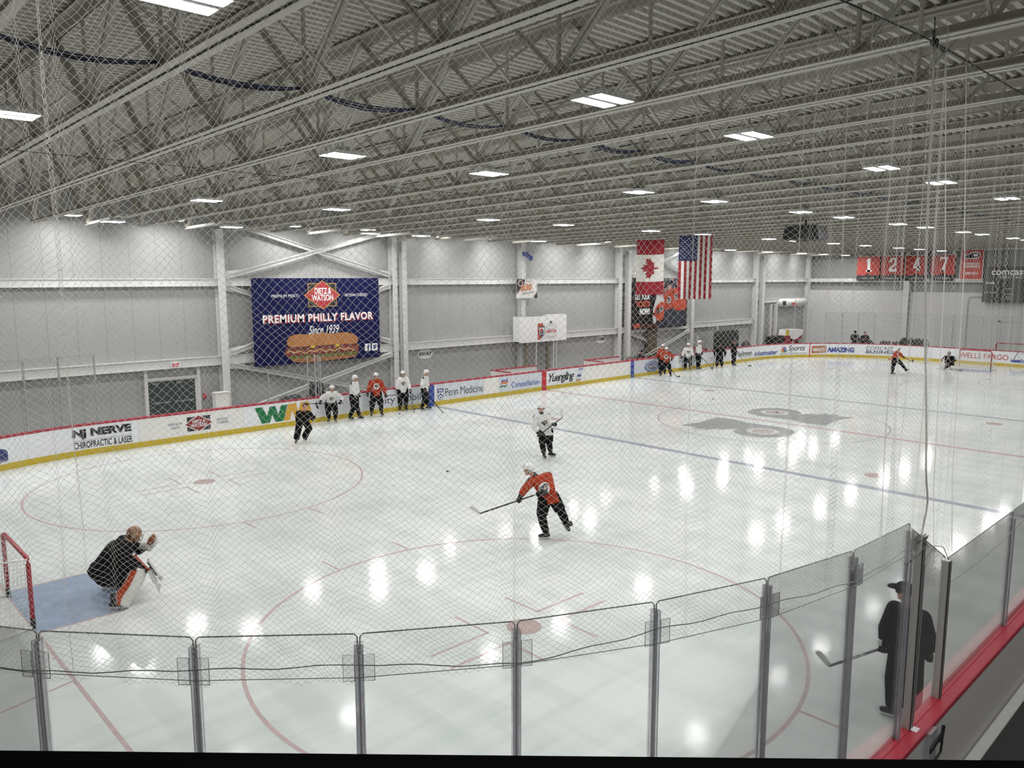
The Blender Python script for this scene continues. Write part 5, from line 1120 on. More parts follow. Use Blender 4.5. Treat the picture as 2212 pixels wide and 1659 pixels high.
def skate(an, toe, root, flat=True, shin=None):
    an = Vector(an); t = U(toe); u = Vector((0, 0, 1)) if flat else U(shin); u = U(u - t*u.dot(t)); r = t.cross(u)
    M = Matrix.Translation(an) @ Matrix((t, r, u)).transposed().to_4x4()
    mb = MB(); mb.cone(M @ Vector((-.055, 0, -.045)), M @ Vector((.15, 0, -.055)), .046, .038, 12); mb.cone(M @ Vector((.02, 0, -.03)), M @ Vector((.14, 0, -.052)), .044, .040, 12); mb.cone(M @ Vector((-.02, 0, -.03)), M @ Vector((-.018, 0, .11)), .050, .058, 12); mb.cone(M @ Vector((.03, 0, .0)), M @ Vector((.03, 0, .12)), .03, .035, 10)
    b = mb.remesh('skate', M_boot, root, .012, 2)
    mb = MB(); mb.box((-.085, -.022, -.112), (.165, .022, -.088), M); mb.box((-.085, -.014, -.122), (-.02, .014, -.1), M); mb.box((.08, -.014, -.122), (.165, .014, -.1), M); mb.box((-.09, -.008, -.130), (.17, .008, -.118), M); mb.build('blade_holder', M_hold, b)
    mb = MB(); mb.box((-.10, -.003, -.14), (.185, .003, -.128), M); mb.build('blade', M_bld, b)
    mb = MB()
    for i in range(4): mb.beam(M @ Vector((.035+.022*i, -.018, .015-.013*i)), M @ Vector((.035+.022*i, .018, .015-.013*i)), .008, .006)
    mb.build('laces', M_hold, b)
def helmet_on(J, root, kind='helmet', col=None):
    f = U(J['hdir']); Fm = frame(f); c = Vector(J['hed'])
    if kind == 'helmet':
        nn, mm = 28, 18; mb = MB()
        for k, sc in enumerate((1.0, .93)):
            pts = []; fs = []
            for i in range(mm+1):
                th = math.pi*i/mm
                for j in range(nn):
                    ph = 2*math.pi*j/nn; pts.append(Vector((.138*math.sin(th)*math.cos(ph)+.0, .115*math.sin(th)*math.sin(ph), .130*math.cos(th)))*sc)
            for i in range(mm):
                for j in range(nn):
                    q = [i*nn+j, (i+1)*nn+j, (i+1)*nn+(j+1) % nn, i*nn+(j+1) % nn]; ctr = sum((pts[x] for x in q), Vector())/4
                    if ctr.z > .028 or (ctr.x < .035 and ctr.z > -.055): fs.append(tuple(q))
            mb.add([c + Vector((0, 0, .018)) + Fm @ p for p in pts], fs)
        mb.cone(c+Fm @ Vector((-.09, 0, .122)), c+Fm @ Vector((.07, 0, .128)), .016, .014, 8)
        h = mb.build('helmet', col or M_hel, root, True)
        mb = MB()
        for x, y in ((.105, .045), (.105, -.045), (.09, .0), (.03, .095), (.03, -.095)):
            p = Vector((x, y, 0)); z = .130*math.sqrt(max(.02, 1-(x/.138)**2-(y/.115)**2)); mb.ball(c+Vector((0, 0, .019))+Fm @ Vector((x, y, z)), .011, 8, 6)
        mb.ball(c+Fm @ Vector((-.005, .112, -.01)), .018, 8, 6); mb.ball(c+Fm @ Vector((-.005, -.112, -.01)), .018, 8, 6); mb.build('vents', M_ink, h)
        mb = MB(); mb.tube([c+Fm @ Vector(p) for p in ((.02, .095, -.02), (.05, .075, -.09), (.07, 0, -.125), (.05, -.075, -.09), (.02, -.095, -.02))], .006, 6); mb.build('chin_strap', M_ink, h)
    elif kind == 'cap':
        mb = MB(); mb.ball(c+Vector((0, 0, .035)), (.118, .098, .105), 18, 12, Fm); mb.ball(c+Fm @ Vector((.125, 0, .045)), (.075, .075, .012), 14, 6, Fm); mb.remesh('cap', col or M_jbk, root, .01, 1)
    elif kind == 'hat':
        mb = MB(); mb.ball(c+Vector((0, 0, .04)), (.122, .102, .10), 18, 12, Fm); mb.ball(c+Fm @ Vector((.135, 0, .05)), (.085, .085, .03), 14, 8, Fm); mb.remesh('hat', col or M_jbk, root, .01, 2)
    elif kind == 'beanie':
        mb = MB(); mb.ball(c+Vector((0, 0, .035)), (.118, .1, .112), 16, 10, Fm); mb.build('beanie', col or M_jbk, root, True)
    elif kind == 'mask':
        mb = MB(); mb.ball(c+Fm @ Vector((-.005, 0, .012)), (.135, .118, .142), 22, 14, Fm); mb.ball(c+Fm @ Vector((.07, 0, -.09)), (.06, .07, .06), 14, 10, Fm)
        h = mb.remesh('goal_mask', col, root, .012, 2)
        mb = MB(); P = lambda y, z: c+Fm @ Vector((.160-2.0*y*y-.2*z*z, y, z))
        for z in (-.10, -.07, -.04, -.01, .02, .045): mb.tube([P(y, z) for y in (-.085, -.05, 0, .05, .085)], .004, 5)
        for y in (-.07, -.035, 0, .035, .07): mb.tube([P(y, z) for z in (-.12, -.08, -.03, .02, .05)], .004, 5)
        mb.build('cage', mat('cage_steel', (.5, .5, .5), .3, metal=.7), h)
EMB_W = c_('emblem_white', .72, .71, .68)
def emblem(jer, pos, n, up, r, root, base=None):
    bm = BVHTree.FromPolygons([v.co.copy() for v in jer.data.vertices], [tuple(p.vertices) for p in jer.data.polygons])
    n = U(n); x = U(Vector(up).cross(n)); y = n.cross(x); pos = Vector(pos)
    def proj_(u, v, off):
        o = pos + n*.5 + x*u*r + y*v*r; hit = bm.ray_cast(o, -n); p = hit[0] if hit[0] is not None else pos + x*u*r + y*v*r
        return p + n*off
    def disc(rad, off, m, nm, par, c=(0, 0), sq=1):
        mb = MB(); N = 18; vs = [proj_(c[0], c[1], off)]; fs = []
        for k in (1, 2, 3): vs += [proj_(c[0]+rad*k/3*math.cos(2*math.pi*i/N), c[1]+sq*rad*k/3*math.sin(2*math.pi*i/N), off) for i in range(N)]
        for i in range(N):
            fs.append((0, 1+i, 1+(i+1) % N))
            for k in (0, 1): fs.append((1+k*N+i, 1+(k+1)*N+i, 1+(k+1)*N+(i+1) % N, 1+k*N+(i+1) % N))
        mb.add(vs, fs); return mb.build(nm, m, par, True)
    e = disc(1.0, .006, EMB_W, 'chest_emblem', root) if base else None
    par = e or root
    mb = MB()
    wing = [[(-.95, .5), (-.1, .72), (-.1, .42), (-.8, .28)], [(-.85, .18), (-.1, .34), (-.1, .05), (-.65, -.05)], [(-.6, -.15), (-.1, -.02), (-.1, -.3), (-.45, -.38)], [(-.2, .7), (.12, .72), (.12, -.75), (-.2, -.75)]]
    for w_ in wing: mb.poly([proj_(u*.8, v*.8, .012) for u, v in w_])
    o = mb.build('emblem_wing', M_ink, par, True)
    disc(.5, .011, M_ink, 'emblem_ring', par, (.3, .2)); disc(.27, .016, EMB_W, 'emblem_disc', par, (.32, .2)); disc(.15, .02, M_jor, 'emblem_dot', par, (.32, .2))
def person(g, J, label, jersey=None, head='helmet', pants=None, loose=False, gloves=True, feet=True, axes=None, emb=None, vox=.016, collar=None, hcol=None, face=True, patch=True, flatR=True, flatL=True, handmesh=(1, 1), hair=False, shirt='jersey', bulk=1.0):
    root = proot(g, label); J = {k: Vector(v) for k, v in J.items()}; jersey = jersey or M_jwh; pants = pants or M_pant
    f = U(J['hdir']); Fm = frame(f); c = J['hed']
    # --- body: one continuous surface
    b = MB(); b.ball(c+Fm @ Vector((-.012, 0, .02)), (.100, .080, .105), 18, 12, Fm); b.ball(c+Fm @ Vector((.025, 0, -.055)), (.066, .058, .066), 14, 10, Fm); b.cone(c+Fm @ Vector((.088, 0, .01)), c+Fm @ Vector((.108, 0, -.028)), .010, .016, 8, 3); b.ball(c+Fm @ Vector((.07, 0, .03)), (.028, .055, .016), 10, 6, Fm); b.ball(c+Fm @ Vector((.075, 0, -.10)), (.025, .026, .02), 8, 6, Fm)
    for s in (-1, 1): b.ball(c+Fm @ Vector((-.005, s*.082, -.01)), (.026, .012, .034), 8, 6, Fm)
    b.cone(J['nek']-Vector((0, 0, .03)), c+Fm @ Vector((-.02, 0, -.06)), .062, .056, 12)
    ch, pl = J['che'], J['pel']
    b.cone(J['shR'], J['shL'], .065, .065, 12); b.cone(ch-(ch-pl)*.15, pl, .11, .11, 14); b.cone(J['nek'], ch, .06, .07, 12); b.cone(J['hiR'], J['hiL'], .095, .095, 12)
    for k in 'RL':
        b.cone(J['sh'+k], J['el'+k], .055, .043, 12); wr = J['ha'+k] - U(J['ha'+k]-J['el'+k])*.07; b.cone(J['el'+k], wr, .043, .030, 12); b.cone(wr, J['ha'+k], .03, .032, 10)
        b.cone(J['hi'+k], J['kn'+k], .085, .058, 12); b.cone(J['kn'+k], J['an'+k].lerp(J['kn'+k], .08), .058, .036, 12)
    b.remesh('body', M_skin, root, .0115 if vox < .02 else .016, 2)
    if face:
        for s in (-1, 1): MB().ball(c+Fm @ Vector((.082, s*.032, .008)), (.012, .016, .008), 8, 6, Fm).build('eye', M_eye, root, True)
        MB().ball(c+Fm @ Vector((.086, 0, -.066)), (.010, .024, .006), 8, 6, Fm).build('mouth', M_lip, root, True)
    if hair:
        MB().ball(c+Fm @ Vector((-.03, 0, .04)), (.103, .094, .105), 14, 10, Fm).build('hair', M_hair, root, True)
    helmet_on(J, root, head, hcol) if head else None
    # --- jersey
    up_ = U(ch-pl); m = MB(); sd = U(J['shR']-J['shL']); fwd = sd.cross(up_)*-1
    hd = U(J['hiR']-J['hiL']); B_ = bulk; fh_ = U(hd.cross(up_)*-1)
    hem = pl - up_*(.13 if not loose else .08); K = (ch-pl).length
    st = [(J['nek']-up_*.005, sd*.075*B_, fwd*.075*B_), (ch+up_*.045, sd*.15*B_, fwd*.105*B_), (ch-up_*.02, sd*.225*B_, fwd*.135*B_), (ch-up_*.12, sd*.225*B_, fwd*.160*B_)]
    for t_, w_, d_ in ((.5, .205, .165), (.78, .205, .17), (1.0, .215, .175)):
        q = ch.lerp(pl, t_); s2 = U(sd.lerp(hd, t_)); st.append((q, s2*w_*B_, U(s2.cross(up_)*-1)*d_*B_))
    st.append((hem, hd*.225*B_, fh_*.18*B_)); m.loft(st)
    m.cone(J['shR'], J['shR'].lerp(J['shL'], .25), .105*B_, .11*B_, 14); m.cone(J['shL'], J['shL'].lerp(J['shR'], .25), .105*B_, .11*B_, 14)
    for k in 'RL':
        wr = J['ha'+k] - U(J['ha'+k]-J['el'+k])*.12; m.cone(J['sh'+k], J['el'+k], .108*B_, .088*B_, 14); m.cone(J['el'+k], J['el'+k].lerp(wr, .3), .088*B_, .084*B_, 12); m.frust(J['el'+k], wr, .086*B_, .066*B_)
    jer = m.remesh(shirt, jersey, root, vox, 3)
    if collar:
        q = J['nek']-up_*.015; mb = MB(); mb.cone(q-up_*.03+fwd*.0, q+up_*.02, .084, .074, 14, 2); mb.build('collar', collar, root, True)
    if patch:
        bv = BVHTree.FromPolygons([v.co.copy() for v in jer.data.vertices], [tuple(p.vertices) for p in jer.data.polygons])
        for k, s in (('R', 1), ('L', -1)):
            mb = MB(); p0 = J['sh'+k]; vs = []; N = 12
            ctr = p0 + sd*s*.06 + up_*.05; nn_ = U(sd*s*.75 + up_*.8); xx = U(nn_.cross(fwd)); yy = nn_.cross(xx)
            for kk in range(3):
                for i in range(N):
                    o = ctr + nn_*.4 + (xx*math.cos(2*math.pi*i/N)*.065 + yy*math.sin(2*math.pi*i/N)*.05)*(kk+.02)/2; hit = bv.ray_cast(o, -nn_); vs.append((hit[0] if hit[0] is not None else ctr) + nn_*.006)
            fs = [(kk*N+i, kk*N+(i+1) % N, (kk+1)*N+(i+1) % N, (kk+1)*N+i) for kk in range(2) for i in range(N)]; mb.add(vs, fs); mb.build('shoulder_patch', M_ink, root, True)
    if emb: emblem(jer, ch.lerp(pl, .40)+fwd*.1, emb if hasattr(emb, '__len__') else fwd, up_, .135, root, True)
    # --- pants, socks
    m = MB(); m.cone(J['hiR']+up_*.02, J['hiL']+up_*.02, .155*B_, .155*B_, 14)
    for k in 'RL':
        if loose: m.cone(J['hi'+k], J['kn'+k], .135, .118, 12); m.frust(J['kn'+k]+(J['hi'+k]-J['kn'+k])*.04, J['an'+k]+(J['kn'+k]-J['an'+k])*.06, .116, .108)
        else: m.cone(J['hi'+k], J['hi'+k].lerp(J['kn'+k], .4), .155*B_, .148*B_, 14); m.frust(J['hi'+k], J['hi'+k].lerp(J['kn'+k], .93), .15*B_, .130*B_)
    m.remesh('pants' if not loose else 'track_pants', pants, root, vox, 3)
    for k in 'RL':
        if not loose:
            mb = MB(); kn_, an_ = J['kn'+k], J['an'+k]; up2_ = U(kn_-an_); mb.cone(kn_+up2_*.04, kn_.lerp(an_, .45), .105, .098, 14); mb.frust(kn_.lerp(an_, .4), an_+up2_*.05, .099, .066); mb.remesh('sock', M_sock, root, .016, 2)
        if feet == 'shoe': MB().cone(J['an'+k]-Vector((0, 0, .09)), J['an'+k]-Vector((0, 0, .095))+U(J['to'+k])*.16, .05, .042).build('shoe', M_boot, root, True)
        elif feet: skate(J['an'+k], J['to'+k], root, flatR if k == 'R' else flatL, J['kn'+k]-J['an'+k])
    for i, k in enumerate('RL'):
        if handmesh[i]:
            ax = (axes or {}).get(k, (0, 0, 1)); mb = glove(J['ha'+k], None, J['el'+k], ax, M_glv, bare=not gloves)
            gl = mb.remesh('glove' if gloves else 'hand', M_glv if gloves else M_skin, root, .008, 1)
            if gloves:
                q = J['ha'+k]; fa = U(q-J['el'+k]); e = MB(); e.cone(q-fa*.150, q-fa*.180, .060, .064, 14, 1); e.build('glove_cuff', M_hold, gl, True)
    return root
def to_world(root, p): return Matrix.LocRotScale(root.location, root.rotation_euler, None) @ Vector(p)
def stick(root, butt, heel, tip, label, blade=None, shaft=None, grip=True, text=None):
    B, H, Tp = (to_world(root, p) for p in (butt, heel, tip))
    t = empty('hockey_stick', H, 0, label, 'hockey stick'); ax = U(H-B); bd = U(Tp-H)
    mb = MB(); nrm = ax.cross(bd); mb.beam(B, H, .020, .031, nrm.cross(ax)); mb.build('shaft', shaft or M_shaft, t, False, True)
    up_ = U(-ax - bd*(-ax).dot(bd)); n2 = bd.cross(up_); mb = MB(); L = (Tp-H).length; vs = []; N = 8
    for i in range(N+1):
        f = i/N; hgt = .06+.018*math.sin(f*math.pi*.8) - (.03*max(0, f-.85)/.15); c0 = H + bd*(L*f) + n2*(.02*f*f)
        for s in (-1, 1): vs += [c0+n2*.005*s-up_*.022, c0+n2*.005*s+up_*(hgt-.022)]
    fs = []
    for i in range(N):
        a = i*4; b_ = a+4; fs += [(a, a+1, b_+1, b_), (a+2, b_+2, b_+3, a+3), (a, b_, b_+2, a+2), (a+1, a+3, b_+3, b_+1)]
    fs += [(0, 2, 3, 1), (N*4, N*4+1, N*4+3, N*4+2)]; mb.add(vs, fs); mb.build('blade', blade or M_tape, t, False, True)
    if grip:
        mb = MB(); mb.beam(B-ax*.005, B+ax*.14, .026, .037, nrm.cross(ax)); mb.build('grip_tape', M_tape, t, False, True)
    if text:
        a0 = H - ax*.325; dn = U(nrm.cross(ax)); fn = lambda u, v, off: a0 - ax*u + dn*v + (CAM-a0).normalized()*.024
        lettering(fn, text, 0, .19, -.011, .011, M_wtext, t, bold=.03)
    return t
Z3 = Vector((0, 0, 1))
def sub(a, b): return tuple(Vector(a)-Vector(b))

# the shooter in orange, near
JB = dict(pel=(.07, 0, .98), che=(-.13, -.03, 1.42), nek=(-.27, -.06, 1.52), hed=(-.40, -.09, 1.66), hdir=(-.93, -.33, -.15), shR=(-.33, -.10, 1.38), shL=(.04, .06, 1.46), elR=(-.50, -.20, 1.20), haR=(-.62, -.30, 1.0), elL=(.12, -.20, 1.24), haL=(-.17, -.26, 1.14),
          hiR=(-.03, -.05, .95), hiL=(.16, .06, .97), knR=(-.10, -.09, .58), knL=(.34, .05, .66), anR=(0, .0, .14), anL=(.49, .14, .31), toR=(-1, -.15, 0), toL=(.55, .1, -.85))
ax = sub((-1.48, -.5, .74), (-.17, -.26, 1.14))
r = person((42.63, -12.55), JB, 'person in orange practice jersey and white helmet, right skate planted after a shot, nearest skater', M_jor, axes=dict(R=ax, L=ax), emb=(-.25, -1, -.05), flatL=False, collar=M_ink, vox=.014)
mb = MB(); mb.cone(Vector((.02, -.225, 1.20)), Vector((-.06, -.245, 1.17)), .079, .075, 14, 2); mb.build('sleeve_band', M_ink, r, True)
stick(r, (-.13, -.25, 1.155), (-1.48, -.5, .74), (-1.69, -.55, .90), 'black hockey stick with pale blade swung out left by the nearest orange player')
# white jersey, stick raised
JC = dict(pel=(-.05, .10, .92), che=(-.19, .04, 1.41), nek=(-.21, .02, 1.52), hed=(-.22, -.01, 1.69), hdir=(.18, -1, -.1), shR=(-.38, .02, 1.38), shL=(.0, .08, 1.42), elR=(-.46, -.06, 1.08), haR=(-.27, -.22, .84), elL=(.08, -.06, 1.20), haL=(.25, -.24, 1.19), hiR=(-.13, .08, .90), hiL=(.04, .12, .90), knR=(-.17, .02, .50), knL=(.05, .10, .52), anR=(-.11, -.04, .14), anL=(.11, .26, .14), toR=(.35, -1, 0), toL=(1, -.35, 0))
ax = sub((.49, -.24, 1.46), (-.27, -.22, .84))
r = person((61.93, 5.7), JC, 'person in white jersey standing with stick raised, alone in front of the blue line', M_jwh, axes=dict(R=ax, L=ax), emb=True, collar=M_ink, vox=.015)
stick(r, (-.38, -.22, .75), (.49, -.24, 1.44), (.45, -.24, 1.68), 'hockey stick with pale blade raised by the white jersey player at the blue line')
# coach with orange collar
JD = dict(pel=(.09, .10, .80), che=(.15, .0, 1.12), nek=(.17, -.03, 1.20), hed=(.20, -.06, 1.34), hdir=(.05, -1, -.2), shR=(-.03, .03, 1.10), shL=(.33, .0, 1.08), elR=(-.07, -.06, .88), haR=(.06, -.22, .84), elL=(.46, -.04, .90), haL=(.50, -.2, .97), hiR=(.0, .10, .79), hiL=(.19, .12, .79), knR=(-.07, -.02, .48), knL=(.32, .08, .52), anR=(-.15, .0, .14), anL=(.14, .3, .16), toR=(-.2, -1, 0), toL=(.45, -1, 0))
r = person((46.57, 31.7), JD, 'person in black tracksuit with orange collar gliding in front of the two letter logo', M_jbk, head=None, loose=True, axes=dict(L=(.4, 0, .9)), collar=M_por, patch=False, hair=True, shirt='jacket')
stick(r, (.40, -.22, .62), (.66, -.1, 1.26), (.60, -.08, 1.5), 'stick with black blade held upright by the person with the orange collar', M_shaft, mat('stick_pale', (.5, .5, .5), .4), False)
# row along the far boards
JE = stand(0, (-.05, 0), hands=dict(pel=(-.08, .05, .86), che=(-.03, -.13, 1.24), nek=(-.02, -.2, 1.32), hed=(-.01, -.27, 1.46), shR=(-.23, -.13, 1.22), shL=(.17, -.13, 1.22), hiR=(-.17, .05, .84), hiL=(.01, .05, .84), elR=(-.45, -.08, 1.04), haR=(-.52, -.22, .87), elL=(.36, -.08, 1.02), haL=(.30, -.22, .84), anR=(-.18, -.02, .14), anL=(.08, 0, .14), knR=(-.2, -.1, .5), knL=(.10, -.1, .5)))
r = person((56.6, 41.0), JE, 'person in white jersey bending forward with a level stick, first of the row at left', M_jwh, axes=dict(R=(1, 0, 0), L=(1, 0, 0)), emb=True, vox=.02)
stick(r, (.42, -.22, .83), (-1.0, -.24, .86), (-1.06, -.24, .84), 'dark stick held level by the bending player at the left of the row', M_shaft, None, False)
JF = stand(62, (-.02, 0), h=1.02, spread=.13, lean=.06, headturn=10, hands=dict(haR=(.13, -.22, .97), haL=(.20, .02, 1.0), anR=(-.2, -.1, .14), anL=(.19, -.05, .14)))
r = person((60.0, 40.9), JF, 'person in white jersey seen from the side, facing right, second in the row', M_jwh, emb=False, vox=.02, axes=dict(R=(0, .5, .5), L=(0, .5, .5)))
JG = stand(8, (0, -.1), spread=.22, lean=.05, headturn=15, h=1.03, hands=dict(haR=(-.38, -.2, .96), haL=(.42, -.2, .90)))
r = person((63.7, 41.1), JG, 'person in orange jersey standing upright in the middle of the row', M_jor, axes=dict(L=(1, 0, .05)), emb=True, vox=.02)
stick(r, (.33, -.2, .90), (.98, -.22, .95), (1.1, -.25, .93), 'dark stick pointing right from the hand of the orange shirt in the row', M_shaft, None, False)
JH = stand(8, (-.22, .2), h=.97, spread=.14, lean=.05, hands=dict(haR=(-.46, -.02, .88), haL=(.12, .0, .88)))
r = person((69.3, 41.2), JH, 'person in white jersey facing forward, fourth in the row beside the blue mark', M_jwh, emb=True, vox=.02, axes=dict(L=(.1, -.3, -.6)))
stick(r, (.08, .12, 1.05), (.26, -.62, .03), (.44, -.72, .04), 'stick resting on the ice before the fourth player of the row')
JI = stand(70, (.08, 0), h=.98, spread=.12, lean=.07, headturn=8, hands=dict(haR=(.04, -.3, .92), haL=(.28, .0, .98), anR=(-.08, -.2, .14), anL=(.19, .1, .14)))
r = person((71.7, 40.6), JI, 'person in white jersey in profile, last of the row at the blue mark', M_jwh, vox=.02, axes=dict(R=(.5, -.3, -.6)))
stick(r, (-.08, -.18, 1.08), (.86, -1.1, .03), (1.06, -1.0, .04), 'long stick reaching over the blue line from the last player of the row')
JJ = stand(2, (-.06, 0), spread=.29, crouch=.06, lean=.12, hands=dict(haL=(.27, -.22, 1.02), haR=(-.18, -.28, .95)))
r = person((131.0, 38.7), JJ, 'person in orange jersey with wide stance at the far blue line, front of a pair', M_jor, emb=True, vox=.02, axes=dict(L=(.3, -.2, -.8)))
stick(r, (-.2, -.28, 1.02), (.62, -.25, .03), (.80, -.22, .05), 'stick on the ice before the orange player at the far blue line', M_shaft)
JJ2 = stand(0, (0, 0), lean=.05, h=1.03)
person((133.0, 41.2), JJ2, 'person in orange jersey mostly hidden behind the orange player at the far blue line', M_jor, emb=True, vox=.022)
JK = stand(0, (-.1, .1), h=.96, spread=.16, lean=.1, hands=dict(haR=(-.50, -.12, .86), haL=(.12, -.12, .90)))
r = person((142.3, 40.9), JK, 'person in white jersey facing forward, stick level to the left, far group', M_jwh, emb=True, vox=.022, axes=dict(R=(1, 0, .05), L=(1, 0, .05)))
stick(r, (.2, -.12, .92), (-1.08, -.16, .82), (-1.2, -.16, .93), 'black stick held level to the left by the far white shirt', M_shaft, None, False)
JL = stand(65, (0, 0), spread=.12, lean=.06, h=1.03)
JL['haR'] = Vector((.12, -.25, .98)); JL['elR'] = Vector((-.06, -.22, 1.18))
r = person((146.2, 41.3), JL, 'person in white jersey in profile just behind the far white shirt', M_jwh, vox=.022)
stick(r, (-.02, -.2, 1.12), (.98, -.55, .03), (1.15, -.5, .05), 'long stick slanting to the ice right of the two far white shirts')
JM = stand(0, (-.1, 0), spread=.15, crouch=.04, lean=.12, h=.90, hands=dict(haR=(-.42, -.15, .80), haL=(.24, -.15, .80)))
r = person((152.7, 39.7), JM, 'person all in black with beanie facing forward, left one of the far coaches', M_jbk, head='beanie', loose=True, patch=False, vox=.022, shirt='jacket')
stick(r, (-.38, -.1, .95), (-.50, -.75, .03), (-.62, -.9, .04), 'black stick slanting down left of the coach in the beanie', M_shaft, None, False)
JN = stand(75, (0, 0), spread=.08, lean=.05, h=.96, hands=dict(haR=(.16, -.18, .96)))
r = person((157.9, 39.7), JN, 'person all in black in profile, right one of the far coaches', M_jbk, head='beanie', loose=True, patch=False, vox=.022, hcol=mat('cap_grey', (.09, .07, .07), .7), shirt='jacket')
stick(r, (.05, -.15, 1.08), (.98, -.15, .03), (1.2, -.12, .05), 'black stick slanting to the ice from the coach in profile', M_shaft, None, False)
# far shooter
JO = dict(pel=(.0, 0, .98), che=(.11, 0, 1.40), nek=(.15, 0, 1.5), hed=(.19, 0, 1.63), hdir=(1, -.15, -.25), shR=(.13, -.18, 1.39), shL=(.11, .18, 1.40), elR=(.32, -.24, 1.26), haR=(.50, -.14, 1.11), elL=(.34, .14, 1.24), haL=(.38, -.02, 1.17), hiR=(0, -.09, .96), hiL=(.03, .09, .96), knR=(-.05, -.12, .55), knL=(.36, .05, .72), anR=(-.08, -.1, .14), anL=(.66, .05, .34), toR=(1, -.1, 0), toL=(.85, 0, .5))
ax = sub((1.0, -.2, .85), (.38, -.02, 1.17))
r = person((166.7, 8.4), JO, 'person in orange jersey kicking one leg forward near the far goal', M_jor, axes=dict(R=ax, L=ax), flatL=False, vox=.02)
mb = MB(); q = [(-.06, -.1, 1.1), (-.36, -.08, .98), (-.30, -.06, .90), (-.04, -.1, .92)]; mb.add(q+[(x, .08, z) for x, y, z in q], [(0, 1, 2, 3), (7, 6, 5, 4), (0, 4, 5, 1), (1, 5, 6, 2), (2, 6, 7, 3)]); mb.build('jersey_tail', M_jor, r)
stick(r, (.3, 0, 1.22), (1.0, -.2, .85), (1.04, -.2, 1.0), 'short looking stick swung forward by the orange player near the far goal', M_shaft, None, False)
# coach with hat behind the near gate posts
JQ = dict(pel=(.08, 0, .99), che=(.07, 0, 1.49), nek=(.03, 0, 1.60), hed=(-.0, .02, 1.78), hdir=(-.9, .42, -.12), shR=(.24, -.06, 1.49), shL=(-.10, .08, 1.50), elR=(.34, -.12, 1.22), haR=(.35, -.02, .96), elL=(-.2, .10, 1.2), haL=(-.21, -.04, .95), hiR=(.16, -.03, .97), hiL=(-.01, .05, .97), knR=(.19, .06, .55), knL=(-.05, 0, .55), anR=(.20, .22, .14), anL=(-.02, -.04, .14), toR=(-.6, .8, 0), toL=(-1, .12, 0))
ax = sub((-.86, -.12, .58), (-.21, -.06, .95))
r = person((36.55, -40.0), JQ, 'person in black coat and brimmed hat seen from behind, beyond the gate posts', M_jbk, head='hat', loose=True, patch=False, axes=dict(L=ax), vox=.016, shirt='jacket')
mb = MB(); q = Vector((-.21, -.05, .95)); mb.box((-.275, -.075, 1.0), (-.225, -.03, 1.07)); mb.build('glove_label', M_hold, r)
stick(r, (.10, .0, 1.14), (-.86, -.12, .58), (-1.04, -.1, .74), 'black hockey stick with white lettering held by the person in the hat', M_tape, None, False, 'BAUER')

# ---------------------------------------------------------------- goalkeepers
def leg_pad(root, top, bot, nrm, wd, side_col=True, name='leg_pad'):
    top, bot = Vector(top), Vector(bot); ax = U(bot-top); n = Vector(nrm); n = U(n-ax*n.dot(ax)); s = ax.cross(n); L = (bot-top).length
    mb = MB(); N = 14; prof = []
    for i in range(N+1):
        f = i/N; c0 = top + ax*L*f + n*(.05*math.sin(f*math.pi)+ (.09*max(0, f-.82)/.18)); w_ = wd/2*(.86+.14*math.sin(f*math.pi)); th = .10 if f < .9 else .07
        prof.append([c0+s*w_-n*th, c0+s*w_*1.02+n*th*.5, c0+s*w_*.7+n*th, c0-s*w_*.7+n*th, c0-s*w_*1.02+n*th*.5, c0-s*w_-n*th])
    vs = [p for r_ in prof for p in r_]; fs = [(i*6+k, i*6+(k+1) % 6, (i+1)*6+(k+1) % 6, (i+1)*6+k) for i in range(N) for k in range(6)] + [tuple(range(5, -1, -1)), tuple(N*6+k for k in range(6))]
    mb.add(vs, fs); p = mb.build(name, M_pad, root, True)
    for sg in (1, -1):
        mb = MB(); vs = []
        for i in range(1, N+1):
            f = i/N; a, b_ = (prof[i][0], prof[i][1]) if sg == 1 else (prof[i][5], prof[i][4]); o = s*sg*.008; w0 = .02+.35*abs(math.sin(f*3.5+.8)); vs += [a.lerp(b_, w0*.6)+o, a.lerp(b_, .95)+o]
        mb.add(vs, [(2*i, 2*i+1, 2*i+3, 2*i+2) for i in range(N-1)]); mb.build('pad_stripe', M_por, p)
    mb = MB()
    for f in (.3, .55, .75):
        i = int(f*N); mb.tube([prof[i][0]-n*.01, prof[i][0].lerp(prof[i][5], .5)-n*.16, prof[i][5]-n*.01], .009, 5)
    mb.build('pad_strap', M_ink, p)
    return p
def camo(name, cols, sc=15):
    m = mat(name, (.2, .13, .06), .35); nt = m.node_tree; b = nt.nodes['Principled BSDF']; tc = nt.nodes.new('ShaderNodeTexCoord'); n = nt.nodes.new('ShaderNodeTexNoise'); n.inputs['Scale'].default_value = sc; n.inputs['Detail'].default_value = 3
    nt.links.new(tc.outputs['Object'], n.inputs['Vector']); r = nt.nodes.new('ShaderNodeValToRGB'); r.color_ramp.interpolation = 'CONSTANT'; e = r.color_ramp.elements
    while len(e) < len(cols): e.new(.5)
    for i, cc in enumerate(cols): e[i].position = .30+.40*i/len(cols) if i else 0; e[i].color = (*cc, 1)
    nt.links.new(n.outputs['Fac'], r.inputs[0]); nt.links.new(r.outputs[0], b.inputs['Base Color']); return m
M_mask = camo('mask_camo', [(.02, .015, .01), (.22, .13, .06), (.03, .02, .015), (.50, .40, .26), (.40, .08, .01), (.08, .05, .025), (.55, .48, .36), (.02, .015, .01)])
